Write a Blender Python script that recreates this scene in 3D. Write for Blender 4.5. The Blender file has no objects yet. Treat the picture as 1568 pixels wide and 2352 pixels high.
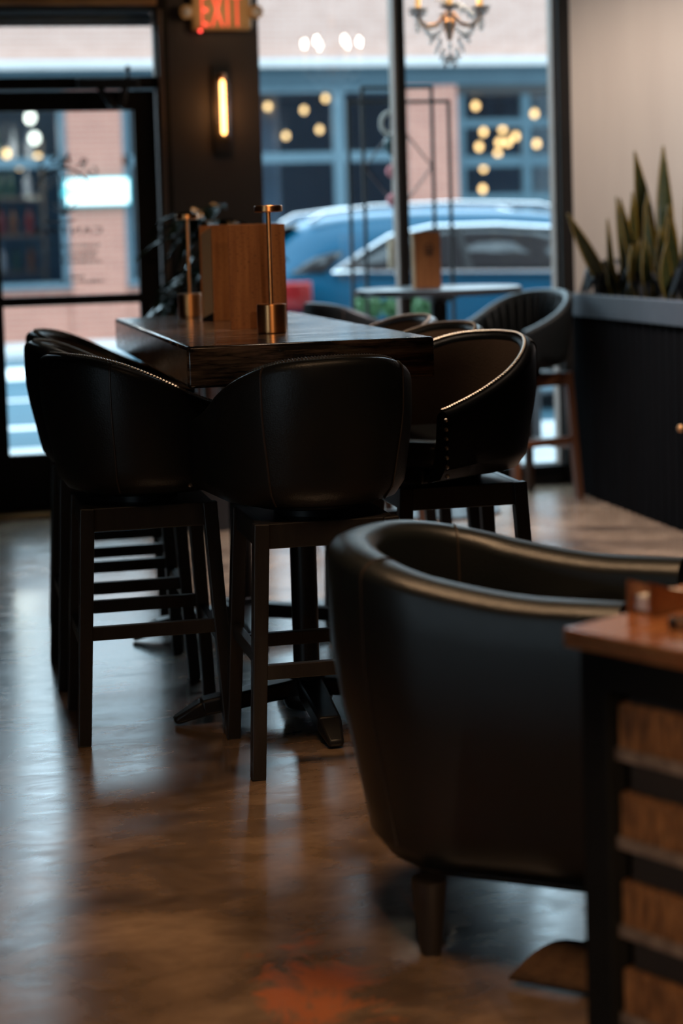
import bpy, bmesh, math, random
from mathutils import Vector, Matrix
random.seed(7)
S = bpy.context.scene
COL = S.collection
PI = math.pi
R = math.radians

# ------------------------------------------------------------ camera
CAM_H = 1.3272
PITCH, ROLL, YAW = 0.0738, 0.0295, 0.2152
cy, sy = math.cos(YAW), math.sin(YAW)
fw = Vector((sy*math.cos(PITCH), cy*math.cos(PITCH), -math.sin(PITCH)))
rt = Vector((cy, -sy, 0)); up = rt.cross(fw)
c, s = math.cos(ROLL), math.sin(ROLL)
r2 = rt*c - up*s
u2 = rt*s + up*c
cam = bpy.data.cameras.new('camera')
cam.sensor_fit = 'VERTICAL'; cam.sensor_width = 24; cam.sensor_height = 36
cam.lens = 4200.3/2352*36
cam.shift_y = (852.6-1176)/2352
cam.clip_start = 0.05; cam.clip_end = 200
cam.dof.use_dof = True
cam.dof.focus_distance = 4.55
cam.dof.aperture_fstop = 1.9
camo = bpy.data.objects.new('camera', cam); COL.objects.link(camo)
M = Matrix.Identity(4)
for i in range(3):
    M[i][0], M[i][1], M[i][2] = r2[i], u2[i], -fw[i]
M[2][3] = CAM_H
camo.matrix_world = M
S.camera = camo

# ------------------------------------------------------------ light
S.view_settings.view_transform = 'Standard'
S.view_settings.look = 'None'
S.view_settings.gamma = 1
S.view_settings.use_curve_mapping = False
S.view_settings.exposure = 0.35
S.cycles.use_denoising = True
S.cycles.max_bounces = 10
S.cycles.diffuse_bounces = 4
S.cycles.glossy_bounces = 4
S.cycles.transparent_max_bounces = 16
S.cycles.sample_clamp_indirect = 6
S.cycles.caustics_reflective = False
S.cycles.caustics_refractive = False
W = bpy.data.worlds.new('sky'); S.world = W
W.use_nodes = True
bg = W.node_tree.nodes['Background']
bg.inputs[0].default_value = (0.66, 0.86, 1.0, 1)
bg.inputs[1].default_value = 4.6

def light(name, kind, loc, energy, col, rot=(0, 0, 0), size=.2, **kw):
    d = bpy.data.lights.new(name, kind); d.energy = energy; d.color = col
    if kind == 'SUN': d.angle = size
    elif kind == 'AREA': d.shape = 'DISK'; d.size = size
    else: d.shadow_soft_size = size
    for k, v in kw.items(): setattr(d, k, v)
    o = bpy.data.objects.new(name, d); COL.objects.link(o); o.location = loc; o.rotation_euler = rot
    return o
def aim(o, t):
    o.rotation_euler = (Vector(t)-o.location).to_track_quat('-Z', 'Y').to_euler()
    return o
# low warm sun from over the restaurant's roof onto the far side of the street
aim(light('sun', 'SUN', (0, 0, 20), 0.9, (1.0, .80, .66), size=R(12)), (5.0, 16, 0))
WARM = (1.0, .62, .34)
# ceiling downlights of the dining room (out of frame, just under the ceiling)
def down(x, y, e, tx, ty, ang=70, col=WARM): aim(light('downlight', 'SPOT', (x, y, 3.2), e, col, size=.22, spot_size=R(ang), spot_blend=.7), (tx, ty, 0))
down(.40, 3.0, 105, .40, 3.1, 80)
down(1.45, 3.25, 120, 1.25, 3.3, 60)
down(.95, 4.5, 50, .95, 6.4, 30)
down(1.15, 5.5, 55, 1.15, 5.6, 55, (1, .74, .54))
down(2.25, 6.8, 620, 2.3, 7.0, 75, (1, .90, .92))
down(4.0, 7.3, 235, 3.95, 9.7, 90, (1.0, .81, .67))
# narrow spots added behind the camera to brighten the menus and near table
aim(light('fill_spot', 'SPOT', (.30, -1.2, 1.95), 110, WARM, size=.04, spot_size=R(9), spot_blend=.6), (.95, 5.4, 1.33))
aim(light('fill_spot', 'SPOT', (1.00, -1.5, 1.7), 260, WARM, size=.04, spot_size=R(15), spot_blend=.5), (1.27, 2.2, .42))

# ------------------------------------------------------------ materials
def nd(nt, t, **kw):
    n = nt.nodes.new(t)
    for k, v in kw.items(): setattr(n, k, v)
    return n
def mat(name, col, rough=.5, metal=0, noise=0, nscale=8, stretch=(1, 1, 1), col2=None, bump=0, bscale=60, spec=.5,
        coat=0, emit=None, estr=0, rnoise=0, voro=False, trans=0, sheen=0, ior=1.45):
    m = bpy.data.materials.new(name); m.use_nodes = True
    nt = m.node_tree; b = nt.nodes['Principled BSDF']
    b.inputs['Base Color'].default_value = (*col, 1)
    b.inputs['Roughness'].default_value = rough
    b.inputs['Metallic'].default_value = metal
    b.inputs['Specular IOR Level'].default_value = spec
    b.inputs['Coat Weight'].default_value = coat
    b.inputs['Coat Roughness'].default_value = .1
    b.inputs['Transmission Weight'].default_value = trans
    b.inputs['IOR'].default_value = ior
    if emit:
        b.inputs['Emission Color'].default_value = (*emit, 1); b.inputs['Emission Strength'].default_value = estr
    tc = nd(nt, 'ShaderNodeTexCoord'); mp = nd(nt, 'ShaderNodeMapping')
    mp.inputs['Scale'].default_value = stretch
    nt.links.new(tc.outputs['Object'], mp.inputs[0])
    if col2:
        n = nd(nt, 'ShaderNodeTexNoise'); n.inputs['Scale'].default_value = nscale; n.inputs['Detail'].default_value = 6
        n.inputs['Roughness'].default_value = .65
        nt.links.new(mp.outputs[0], n.inputs['Vector'])
        r = nd(nt, 'ShaderNodeValToRGB'); r.color_ramp.elements[0].position = .35; r.color_ramp.elements[1].position = .68
        r.color_ramp.elements[0].color = (*col, 1); r.color_ramp.elements[1].color = (*col2, 1)
        nt.links.new(n.outputs['Fac'], r.inputs[0]); nt.links.new(r.outputs[0], b.inputs['Base Color'])
        if rnoise:
            mr = nd(nt, 'ShaderNodeMapRange'); mr.inputs['To Min'].default_value = rough-rnoise; mr.inputs['To Max'].default_value = rough+rnoise
            mr.inputs['From Min'].default_value = .3; mr.inputs['From Max'].default_value = .7
            nt.links.new(n.outputs['Fac'], mr.inputs[0]); nt.links.new(mr.outputs[0], b.inputs['Roughness'])
    if bump:
        if voro:
            n2 = nd(nt, 'ShaderNodeTexVoronoi'); n2.inputs['Scale'].default_value = bscale; oo = n2.outputs['Distance']
        else:
            n2 = nd(nt, 'ShaderNodeTexNoise'); n2.inputs['Scale'].default_value = bscale; n2.inputs['Detail'].default_value = 4; oo = n2.outputs['Fac']
        nt.links.new(mp.outputs[0], n2.inputs['Vector'])
        bp = nd(nt, 'ShaderNodeBump'); bp.inputs['Strength'].default_value = bump; bp.inputs['Distance'].default_value = .01
        nt.links.new(oo, bp.inputs['Height']); nt.links.new(bp.outputs[0], b.inputs['Normal'])
    return m

def glass_mat(name, tint=(.93, .97, .98), refl=.04):
    m = bpy.data.materials.new(name); m.use_nodes = True; nt = m.node_tree
    nt.nodes.remove(nt.nodes['Principled BSDF'])
    o = nt.nodes['Material Output']
    t = nd(nt, 'ShaderNodeBsdfTransparent'); t.inputs[0].default_value = (*tint, 1)
    g = nd(nt, 'ShaderNodeBsdfGlossy'); g.inputs['Roughness'].default_value = .02
    mx = nd(nt, 'ShaderNodeMixShader'); mx.inputs[0].default_value = refl
    nt.links.new(t.outputs[0], mx.inputs[1]); nt.links.new(g.outputs[0], mx.inputs[2]); nt.links.new(mx.outputs[0], o.inputs[0])
    return m

def brick_mat(name, c1, c2, mortar, bw=.23, bh=.075):
    m = bpy.data.materials.new(name); m.use_nodes = True; nt = m.node_tree; b = nt.nodes['Principled BSDF']
    tc = nd(nt, 'ShaderNodeTexCoord'); sp = nd(nt, 'ShaderNodeSeparateXYZ'); cb = nd(nt, 'ShaderNodeCombineXYZ')
    nt.links.new(tc.outputs['Object'], sp.inputs[0]); nt.links.new(sp.outputs[0], cb.inputs[0]); nt.links.new(sp.outputs[2], cb.inputs[1])
    br = nd(nt, 'ShaderNodeTexBrick'); br.inputs['Scale'].default_value = 1
    br.inputs['Brick Width'].default_value = bw; br.inputs['Row Height'].default_value = bh; br.inputs['Mortar Size'].default_value = .010
    br.inputs['Color1'].default_value = (*c1, 1); br.inputs['Color2'].default_value = (*c2, 1); br.inputs['Mortar'].default_value = (*mortar, 1)
    nt.links.new(cb.outputs[0], br.inputs['Vector'])
    nt.links.new(br.outputs['Color'], b.inputs['Base Color']); b.inputs['Roughness'].default_value = .85
    return m

LEATHER = mat('teal_tinted_brown_leather', (.007, .0088, .0095), .40, spec=.4, col2=(.011, .0115, .0115), nscale=5, bump=.06, bscale=230, voro=True)  # brown leather with the teal of its unlit parts put into the colour
TUBLEATHER = mat('grained_teal_tinted_leather', (.006, .0085, .0095), .33, spec=.55, col2=(.010, .0115, .012), nscale=5, bump=.10, bscale=330, voro=True)  # same shadow teal put into the tub chair's leather colour
LEATHER_IN = mat('taupe_brown_leather', (.21, .14, .095), .40, col2=(.26, .175, .12), nscale=5, bump=.06, bscale=230, voro=True)
PIPING = mat('leather_piping', (.035, .027, .021), .42, col2=(.045, .033, .026), nscale=30)
NAIL = mat('aged_silver_nailheads', (.55, .47, .38), .28, 1, col2=(.62, .55, .46), nscale=40)
DARKWOOD = mat('espresso_stained_wood', (.015, .0125, .011), .40, col2=(.023, .019, .016), nscale=6, stretch=(8, 8, 1), bump=.08, bscale=80)
BROWNLEG = mat('walnut_stained_legs', (.070, .026, .011), .4, col2=(.10, .040, .018), nscale=6, stretch=(8, 8, 1))
BLACKMETAL = mat('black_powder_coated_steel', (.010, .010, .011), .42, col2=(.014, .014, .015), nscale=30)
BRASS = mat('brushed_brass', (.62, .29, .11), .30, 1, col2=(.68, .34, .14), nscale=12, stretch=(1, 1, 30))
FRAMEDARK = mat('dark_bronze_frame', (.010, .008, .007), .65, spec=.15, col2=(.015, .011, .009), nscale=3)
PILLAR = mat('dark_brown_painted_plaster', (.030, .022, .018), .6, col2=(.036, .026, .021), nscale=4)
BEIGE = mat('beige_plaster', (.46, .40, .36), .8, col2=(.50, .44, .395), nscale=2.2, stretch=(3, 3, .25), bump=.03, bscale=30)
GLASS = glass_mat('window_glass')
BLACKGLASS = mat('dark_reflective_glass', (.010, .014, .018), .06, spec=.7, col2=(.014, .018, .022), nscale=2)

# table-top wood: worn, nearly black with brown scuffs
def worn_wood(name, base, scuff, gloss):
    m = bpy.data.materials.new(name); m.use_nodes = True; nt = m.node_tree; b = nt.nodes['Principled BSDF']
    tc = nd(nt, 'ShaderNodeTexCoord'); mp = nd(nt, 'ShaderNodeMapping'); mp.inputs['Scale'].default_value = (1.2, 5, 14)
    nt.links.new(tc.outputs['Object'], mp.inputs[0])
    n = nd(nt, 'ShaderNodeTexNoise'); n.inputs['Scale'].default_value = 3.2; n.inputs['Detail'].default_value = 9; n.inputs['Roughness'].default_value = .7
    nt.links.new(mp.outputs[0], n.inputs[0])
    r = nd(nt, 'ShaderNodeValToRGB'); e = r.color_ramp.elements
    e[0].position = .44; e[0].color = (*base, 1); e[1].position = .68; e[1].color = (*scuff, 1)
    nt.links.new(n.outputs['Fac'], r.inputs[0]); nt.links.new(r.outputs[0], b.inputs['Base Color'])
    mr = nd(nt, 'ShaderNodeMapRange'); mr.inputs['From Min'].default_value = .3; mr.inputs['From Max'].default_value = .75
    mr.inputs['To Min'].default_value = gloss-.05; mr.inputs['To Max'].default_value = gloss+.12
    nt.links.new(n.outputs['Fac'], mr.inputs[0]); nt.links.new(mr.outputs[0], b.inputs['Roughness'])
    bp = nd(nt, 'ShaderNodeBump'); bp.inputs['Strength'].default_value = .04; bp.inputs['Distance'].default_value = .002
    nt.links.new(n.outputs['Fac'], bp.inputs['Height']); nt.links.new(bp.outputs[0], b.inputs['Normal'])
    return m
TABLEWOOD = worn_wood('worn_dark_stained_wood', (.018, .012, .009), (.30, .165, .088), .15)

# veneer of the menu boards: vertical strips with fine dark flecks
def veneer(name, a, bcol, dark):
    m = bpy.data.materials.new(name); m.use_nodes = True; nt = m.node_tree; b = nt.nodes['Principled BSDF']
    tc = nd(nt, 'ShaderNodeTexCoord')
    mp = nd(nt, 'ShaderNodeMapping'); mp.inputs['Scale'].default_value = (60, 60, 3); nt.links.new(tc.outputs['Object'], mp.inputs[0])
    n = nd(nt, 'ShaderNodeTexNoise'); n.inputs['Scale'].default_value = 1; n.inputs['Detail'].default_value = 5; nt.links.new(mp.outputs[0], n.inputs[0])
    r = nd(nt, 'ShaderNodeValToRGB'); e = r.color_ramp.elements
    e[0].position = .3; e[0].color = (*a, 1); e[1].position = .7; e[1].color = (*bcol, 1); nt.links.new(n.outputs['Fac'], r.inputs[0])
    mp2 = nd(nt, 'ShaderNodeMapping'); mp2.inputs['Scale'].default_value = (90, 90, 320); nt.links.new(tc.outputs['Object'], mp2.inputs[0])
    n2 = nd(nt, 'ShaderNodeTexNoise'); n2.inputs['Scale'].default_value = 1; n2.inputs['Detail'].default_value = 2; nt.links.new(mp2.outputs[0], n2.inputs[0])
    r2_ = nd(nt, 'ShaderNodeValToRGB'); e = r2_.color_ramp.elements; e[0].position = .30; e[0].color = (1, 1, 1, 1); e[1].position = .40; e[1].color = (0, 0, 0, 1)
    nt.links.new(n2.outputs['Fac'], r2_.inputs[0])
    mx = nd(nt, 'ShaderNodeMixRGB'); mx.inputs[2].default_value = (*dark, 1)
    nt.links.new(r2_.outputs[0], mx.inputs[0]); nt.links.new(r.outputs[0], mx.inputs[1]); nt.links.new(mx.outputs[0], b.inputs['Base Color'])
    b.inputs['Roughness'].default_value = .45
    return m
VENEER = veneer('wood_veneer', (.22, .075, .022), (.42, .17, .055), (.045, .018, .008))
PAPER_TAN = mat('tan_card', (.80, .56, .32), .7, col2=(.84, .60, .35), nscale=10)

# polished stained concrete floor
def floor_mat():
    m = bpy.data.materials.new('polished_stained_concrete'); m.use_nodes = True; nt = m.node_tree; b = nt.nodes['Principled BSDF']
    tc = nd(nt, 'ShaderNodeTexCoord')
    def noise(scale, st, det=6, rough=.6, dist=0):
        mp = nd(nt, 'ShaderNodeMapping'); mp.inputs['Scale'].default_value = st; nt.links.new(tc.outputs['Object'], mp.inputs[0])
        n = nd(nt, 'ShaderNodeTexNoise'); n.inputs['Scale'].default_value = scale; n.inputs['Detail'].default_value = det
        n.inputs['Roughness'].default_value = rough; n.inputs['Distortion'].default_value = dist
        nt.links.new(mp.outputs[0], n.inputs[0]); return n.outputs['Fac']
    big = noise(2.6, (1, 1.3, 1), 8, .62, .4)
    r = nd(nt, 'ShaderNodeValToRGB'); e = r.color_ramp.elements
    e[0].position = .30; e[0].color = (.070, .047, .034, 1); e[1].position = .72; e[1].color = (.37, .255, .165, 1)
    x = e.new(.5); x.color = (.195, .130, .084, 1)
    nt.links.new(big, r.inputs[0])
    # fine trowel streaks
    st = noise(6, (1.0, 2.4, 1), 6, .62, 1.2)
    mx = nd(nt, 'ShaderNodeMixRGB'); mx.blend_type = 'MULTIPLY'; mx.inputs[0].default_value = .45
    r3 = nd(nt, 'ShaderNodeValToRGB'); e = r3.color_ramp.elements; e[0].position = .3; e[0].color = (.55, .55, .55, 1); e[1].position = .65; e[1].color = (1.15, 1.12, 1.08, 1)
    nt.links.new(st, r3.inputs[0]); nt.links.new(r.outputs[0], mx.inputs[1]); nt.links.new(r3.outputs[0], mx.inputs[2])
    # orange acid-stain patch with a ragged outline of its own
    mp = nd(nt, 'ShaderNodeMapping'); mp.inputs['Location'].default_value = (-.62, -3.05, 0)
    nt.links.new(tc.outputs['Object'], mp.inputs[0])
    mp2 = nd(nt, 'ShaderNodeVectorMath', operation='MULTIPLY'); mp2.inputs[1].default_value = (3.6, 1.7, 1); nt.links.new(mp.outputs[0], mp2.inputs[0])
    ln = nd(nt, 'ShaderNodeVectorMath', operation='LENGTH'); nt.links.new(mp2.outputs[0], ln.inputs[0])
    sub = nd(nt, 'ShaderNodeMath', operation='MULTIPLY_ADD'); nt.links.new(noise(5, (1, 1, 1), 7, .7, .8), sub.inputs[0]); sub.inputs[1].default_value = -2.4
    sub.inputs[2].default_value = 1.60
    ad = nd(nt, 'ShaderNodeMath', operation='ADD'); nt.links.new(ln.outputs['Value'], ad.inputs[0]); nt.links.new(sub.outputs[0], ad.inputs[1])
    r4 = nd(nt, 'ShaderNodeValToRGB'); e = r4.color_ramp.elements; e[0].position = .55; e[0].color = (.75, .75, .75, 1); e[1].position = .80; e[1].color = (0, 0, 0, 1)
    nt.links.new(ad.outputs[0], r4.inputs[0])
    mx2 = nd(nt, 'ShaderNodeMixRGB'); mx2.inputs[2].default_value = (.46, .13, .040, 1)
    nt.links.new(r4.outputs[0], mx2.inputs[0]); nt.links.new(mx.outputs[0], mx2.inputs[1]); nt.links.new(mx2.outputs[0], b.inputs['Base Color'])
    mr = nd(nt, 'ShaderNodeMapRange'); mr.inputs['From Min'].default_value = .3; mr.inputs['From Max'].default_value = .7
    mr.inputs['To Min'].default_value = .17; mr.inputs['To Max'].default_value = .27
    nt.links.new(st, mr.inputs[0]); nt.links.new(mr.outputs[0], b.inputs['Roughness'])
    b.inputs['IOR'].default_value = 2.4; b.inputs['Specular IOR Level'].default_value = .5
    bp = nd(nt, 'ShaderNodeBump'); bp.inputs['Strength'].default_value = .02; bp.inputs['Distance'].default_value = .004
    nt.links.new(st, bp.inputs['Height']); nt.links.new(bp.outputs[0], b.inputs['Normal'])
    return m
FLOOR = floor_mat()

# ------------------------------------------------------------ geometry helpers
class MB:
    def __init__(s): s.bm = bmesh.new()
    def quad(s, vs):
        return s.bm.faces.new([s.bm.verts.new(v) for v in vs])
    def box(s, lo, hi, rz=0, piv=None):
        x0, y0, z0 = lo; x1, y1, z1 = hi
        vs = [Vector(p) for p in ((x0,y0,z0),(x1,y0,z0),(x1,y1,z0),(x0,y1,z0),(x0,y0,z1),(x1,y0,z1),(x1,y1,z1),(x0,y1,z1))]
        if rz:
            pv = Vector(piv if piv else ((x0+x1)/2, (y0+y1)/2, 0)); m = Matrix.Rotation(rz, 3, 'Z')
            vs = [m @ (v-pv) + pv for v in vs]
        b = [s.bm.verts.new(v) for v in vs]
        for f in ((0,3,2,1),(4,5,6,7),(0,1,5,4),(1,2,6,5),(2,3,7,6),(3,0,4,7)): s.bm.faces.new([b[i] for i in f])
        return s
    def bar(s, p0, p1, w0, w1=None, d0=None, d1=None, upv=(0, 1, 0)):
        """tapered square bar"""
        w1 = w0 if w1 is None else w1; d0 = w0 if d0 is None else d0; d1 = d0*(w1/w0) if d1 is None else d1
        p0, p1 = Vector(p0), Vector(p1); a = (p1-p0).normalized(); u = Vector(upv)
        if abs(a.dot(u)) > .95: u = Vector((1, 0, 0))
        e = a.cross(u).normalized(); f = e.cross(a).normalized()
        rings = []
        for p, w, d in ((p0, w0, d0), (p1, w1, d1)):
            rings.append([s.bm.verts.new(p+e*sx*w/2+f*sy_*d/2) for sx, sy_ in ((-1,-1),(1,-1),(1,1),(-1,1))])
        A, B = rings
        for i in range(4):
            j = (i+1) % 4; s.bm.faces.new((A[i], A[j], B[j], B[i]))
        s.bm.faces.new(A[::-1]); s.bm.faces.new(B); return s
    def tube(s, pts, r, n=8, radii=None, closed=False):
        pts = [Vector(p) for p in pts]; N = len(pts); rings = []; prev = None
        for i, p in enumerate(pts):
            if closed: t = pts[(i+1) % N]-pts[i-1]
            else: t = pts[min(i+1, N-1)]-pts[max(i-1, 0)]
            t.normalize()
            if prev is None:
                u = Vector((0, 0, 1)) if abs(t.z) < .9 else Vector((1, 0, 0))
                e = t.cross(u).normalized()
            else: e = (prev-t*prev.dot(t)).normalized()
            prev = e; f = t.cross(e); rr = radii[i] if radii else r
            rings.append([s.bm.verts.new(p+(e*math.cos(2*PI*k/n)+f*math.sin(2*PI*k/n))*rr) for k in range(n)])
        for i in range(N if closed else N-1):
            A, B = rings[i], rings[(i+1) % N]
            for k in range(n): s.bm.faces.new((A[k], A[(k+1) % n], B[(k+1) % n], B[k]))
        if not closed: s.bm.faces.new(rings[0][::-1]); s.bm.faces.new(rings[-1])
        return s
    def lathe(s, prof, cx=0, cy_=0, n=32):
        rings = [[s.bm.verts.new((cx+r*math.cos(2*PI*k/n), cy_+r*math.sin(2*PI*k/n), z)) for k in range(n)] for r, z in prof]
        for A, B in zip(rings, rings[1:]):
            for k in range(n): s.bm.faces.new((A[k], A[(k+1) % n], B[(k+1) % n], B[k]))
        s.bm.faces.new(rings[0][::-1]); s.bm.faces.new(rings[-1]); return s
    def ball(s, p, r, sub=1, sc=(1, 1, 1)):
        m = Matrix.Translation(p) @ Matrix.Diagonal((*sc, 1))
        bmesh.ops.create_icosphere(s.bm, subdivisions=sub, radius=r, matrix=m); return s
    def prism(s, poly, axis, a, b):
        """extrude a 2-D polygon along an axis ('x','y','z')"""
        def P(u, v, w): return {'x': (w, u, v), 'y': (u, w, v), 'z': (u, v, w)}[axis]
        A = [s.bm.verts.new(P(u, v, a)) for u, v in poly]; B = [s.bm.verts.new(P(u, v, b)) for u, v in poly]
        n = len(poly)
        for i in range(n): s.bm.faces.new((A[i], A[(i+1) % n], B[(i+1) % n], B[i]))
        s.bm.faces.new(A[::-1]); s.bm.faces.new(B); return s
    def grid(s, rows, closed_u=False):
        V = [[s.bm.verts.new(p) for p in r] for r in rows]
        for A, B in zip(V, V[1:]):
            n = len(A)
            for k in range(n if closed_u else n-1): s.bm.faces.new((A[k], A[(k+1) % n], B[(k+1) % n], B[k]))
        return V
    def build(s, name, m, parent=None, bevel=0, smooth=True, loc=None, rz=0, seg=2, subsurf=0, angle=35):
        bmesh.ops.recalc_face_normals(s.bm, faces=s.bm.faces[:])
        me = bpy.data.meshes.new(name); s.bm.to_mesh(me); s.bm.free()
        me.materials.append(m)
        o = bpy.data.objects.new(name, me); COL.objects.link(o)
        if parent: o.parent = parent
        if loc: o.location = loc
        if rz: o.rotation_euler = (0, 0, rz)
        if bevel:
            b = o.modifiers.new('bevel', 'BEVEL'); b.width = bevel; b.segments = seg; b.limit_method = 'ANGLE'; b.angle_limit = R(40)
        if subsurf:
            q = o.modifiers.new('subsurf', 'SUBSURF'); q.levels = subsurf; q.render_levels = subsurf
        if smooth:
            for p in me.polygons: p.use_smooth = True
            me.set_sharp_from_angle(angle=R(angle))
        return o

def tag(o, label=None, cat=None, group=None, kind=None):
    for k, v in (('label', label), ('category', cat), ('group', group), ('kind', kind)):
        if v: o[k] = v
    return o
def thing(name, label, cat, loc=(0, 0, 0), rz=0, group=None):
    o = bpy.data.objects.new(name, None); COL.objects.link(o); o.location = loc; o.rotation_euler = (0, 0, rz)
    o.empty_display_size = .1
    return tag(o, label, cat, group)
def struct(o): o['kind'] = 'structure'; return o
def copy_tree(o, parent=None):
    c_ = o.copy(); COL.objects.link(c_)
    if parent: c_.parent = parent
    for ch in list(o.children): copy_tree(ch, c_)
    return c_
def sm(t): t = max(0, min(1, t)); return t*t*(3-2*t)
def lerp_tab(tab, x):
    if x <= tab[0][0]: return tab[0][1]
    for (a, va), (b, vb) in zip(tab, tab[1:]):
        if x <= b: return va+(vb-va)*(x-a)/(b-a)
    return tab[-1][1]
def lettering(name, body, m, parent, box, y, mirror=False, squeeze=None, ext=0.0):
    """a line of letters fitted to box=(x0,z0,x1,z1) in the plane y; mirror = painted for readers on the far side"""
    cu = bpy.data.curves.new(name, 'FONT'); cu.body = body; cu.size = 1; cu.extrude = 0; cu.offset = .004; cu.space_character = 1.22
    t = bpy.data.objects.new(name, cu); COL.objects.link(t)
    bpy.context.view_layer.update()
    me = bpy.data.meshes.new_from_object(t.evaluated_get(bpy.context.evaluated_depsgraph_get()))
    bpy.data.objects.remove(t)
    xs = [v.co.x for v in me.vertices]; ys = [v.co.y for v in me.vertices]
    x0, z0, x1, z1 = box
    for v in me.vertices:
        a = (v.co.x-min(xs))/(max(xs)-min(xs)); b_ = (v.co.y-min(ys))/(max(ys)-min(ys))
        if mirror: a = 1-a
        v.co = (x0+(x1-x0)*a, y, z0+(z1-z0)*b_)
    me.name = name; me.materials.clear(); me.materials.append(m)
    o = bpy.data.objects.new(name, me); COL.objects.link(o)
    if parent: o.parent = parent
    if ext:
        q = o.modifiers.new('thick', 'SOLIDIFY'); q.thickness = ext; q.offset = 0
    return o

# ------------------------------------------------------------ the room
YW = 9.06
CEIL = 3.25
b = MB(); b.box((-4, -4, -.1), (5.0, YW+.12, 0)); struct(b.build('floor', FLOOR, smooth=False))
CEILM = mat('dark_ceiling_paint', (.05, .042, .036), .8, col2=(.06, .05, .042), nscale=2)
b = MB(); b.box((-4, -4, CEIL), (5.0, YW+.25, CEIL+.15)); struct(b.build('ceiling', CEILM, smooth=False))
DARKW = mat('dark_brown_wall_paint', (.055, .042, .034), .75, col2=(.065, .05, .04), nscale=2)
for nm, lo, hi in (('wall_left', (-4.15, -4, 0), (-4, YW, CEIL)), ('wall_back', (-4, -4.15, 0), (5, -4, CEIL)), ('wall_right', (5, -4, 0), (5.15, YW, CEIL))):
    b = MB()
    (x0, _, _), (x1, _, _) = lo, hi
    # unseen openings added in the side walls to let in fill daylight
    op = {'wall_left': [(-1.2, .2, .6, 1.7)], 'wall_right': [(8.0, 8.8, 1.2, 2.6)], 'wall_back': []}[nm]
    if not op: b.box(lo, hi)
    else:
        y_ = -4
        for ya, yb, za, zb in op:
            b.box((x0, y_, 0), (x1, ya, CEIL)); b.box((x0, ya, 0), (x1, yb, za)); b.box((x0, ya, zb), (x1, yb, CEIL)); y_ = yb
        b.box((x0, y_, 0), (x1, YW, CEIL))
    struct(b.build(nm, DARKW, smooth=False))
# street-side wall: left of the door, header over the door, pillar, header over the windows, pale wall
wf = struct(bpy.data.objects.new('wall_front', None)); COL.objects.link(wf); wf.empty_display_size = .1
b = MB(); b.box((-4, YW, 0), (.05, YW+.2, CEIL)); b.box((.05, YW, 2.52), (1.154, YW+.2, CEIL)); b.box((1.606, YW, 3.06), (3.23, YW+.2, CEIL)); b.box((1.606, YW, 0), (3.23, YW+.2, .06))
b.build('dark_wall', PILLAR, wf, smooth=False)
b = MB(); b.box((1.154, YW-.01, 0), (1.606, YW+.2, CEIL)); b.build('pillar', PILLAR, wf, smooth=False)
b = MB(); b.box((-12, YW+.02, CEIL+.15), (14, YW+.25, 9.0)); b.box((5.15, YW+.02, -.3), (14, YW+.25, CEIL+.15)); b.box((-12, YW+.02, -.3), (-4.15, YW+.25, CEIL+.15))
b.build('upper_facade', brick_mat('brown_brick', (.20, .10, .075), (.25, .13, .095), (.28, .22, .19)), wf, smooth=False)
b = MB(); b.box((3.23, YW, 0), (5.0, YW+.2, CEIL)); b.build('pale_wall', BEIGE, wf, smooth=False)

# door with its frame, rails, glass and closer
JAMBBROWN = mat('brown_stained_jamb', (.060, .034, .020), .45, col2=(.080, .045, .026), nscale=5, stretch=(6, 6, 1))
GOLDTRIM = mat('gilded_timber', (.48, .25, .085), .4, col2=(.22, .10, .04), nscale=7, stretch=(1, 6, 6))
d = struct(bpy.data.objects.new('door_1', None)); COL.objects.link(d)
b = MB()
b.box((.05, YW-.03, 0), (.15, YW+.12, 2.52)); b.box((1.09, YW-.03, 0), (1.154, YW+.12, 2.52)); b.box((.15, YW-.03, 2.455), (1.09, YW+.12, 2.52)); b.box((.15, YW-.02, 2.08), (1.09, YW+.12, 2.137))
b.build('door_frame', FRAMEDARK, d, bevel=.006, smooth=False)
b = MB(); b.box((1.098, YW-.045, 0), (1.124, YW-.03, 2.46)); b.build('jamb_moulding', JAMBBROWN, d, bevel=.004, smooth=False)
b = MB()
for x0, x1, z0, z1 in ((.17, .305, .015, 2.07), (.972, 1.08, .015, 2.07), (.305, .972, 1.974, 2.07), (.305, .972, 1.028, 1.075), (.305, .972, .015, .30)):
    b.box((x0, YW, z0), (x1, YW+.05, z1))
b.build('door_leaf', FRAMEDARK, d, bevel=.005, smooth=False)
b = MB(); b.box((.30, YW+.022, .29), (.98, YW+.028, 1.98)); gl = b.build('glass', GLASS, d, smooth=False)
b = MB(); b.box((.70, YW-.075, 2.075), (1.0, YW-.02, 2.125)); b.box((.94, YW-.06, 2.125), (.956, YW-.04, 2.17)); b.ball((.948, YW-.05, 2.175), .016)
b.bar((.80, YW-.06, 2.09), (.86, YW-.10, 1.985), .028); b.bar((.86, YW-.10, 1.985), (.86, YW-.005, 2.03), .024); b.bar((.935, YW-.05, 2.09), (.905, YW-.05, 1.98), .030)
b.build('door_closer', BLACKMETAL, d, bevel=.003)
b = MB(); b.tube([(.235, YW-.002, .92), (.235, YW-.06, .94), (.235, YW-.06, 1.25), (.235, YW-.002, 1.27)], .013); b.build('door_handle', BLACKMETAL, d)
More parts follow.
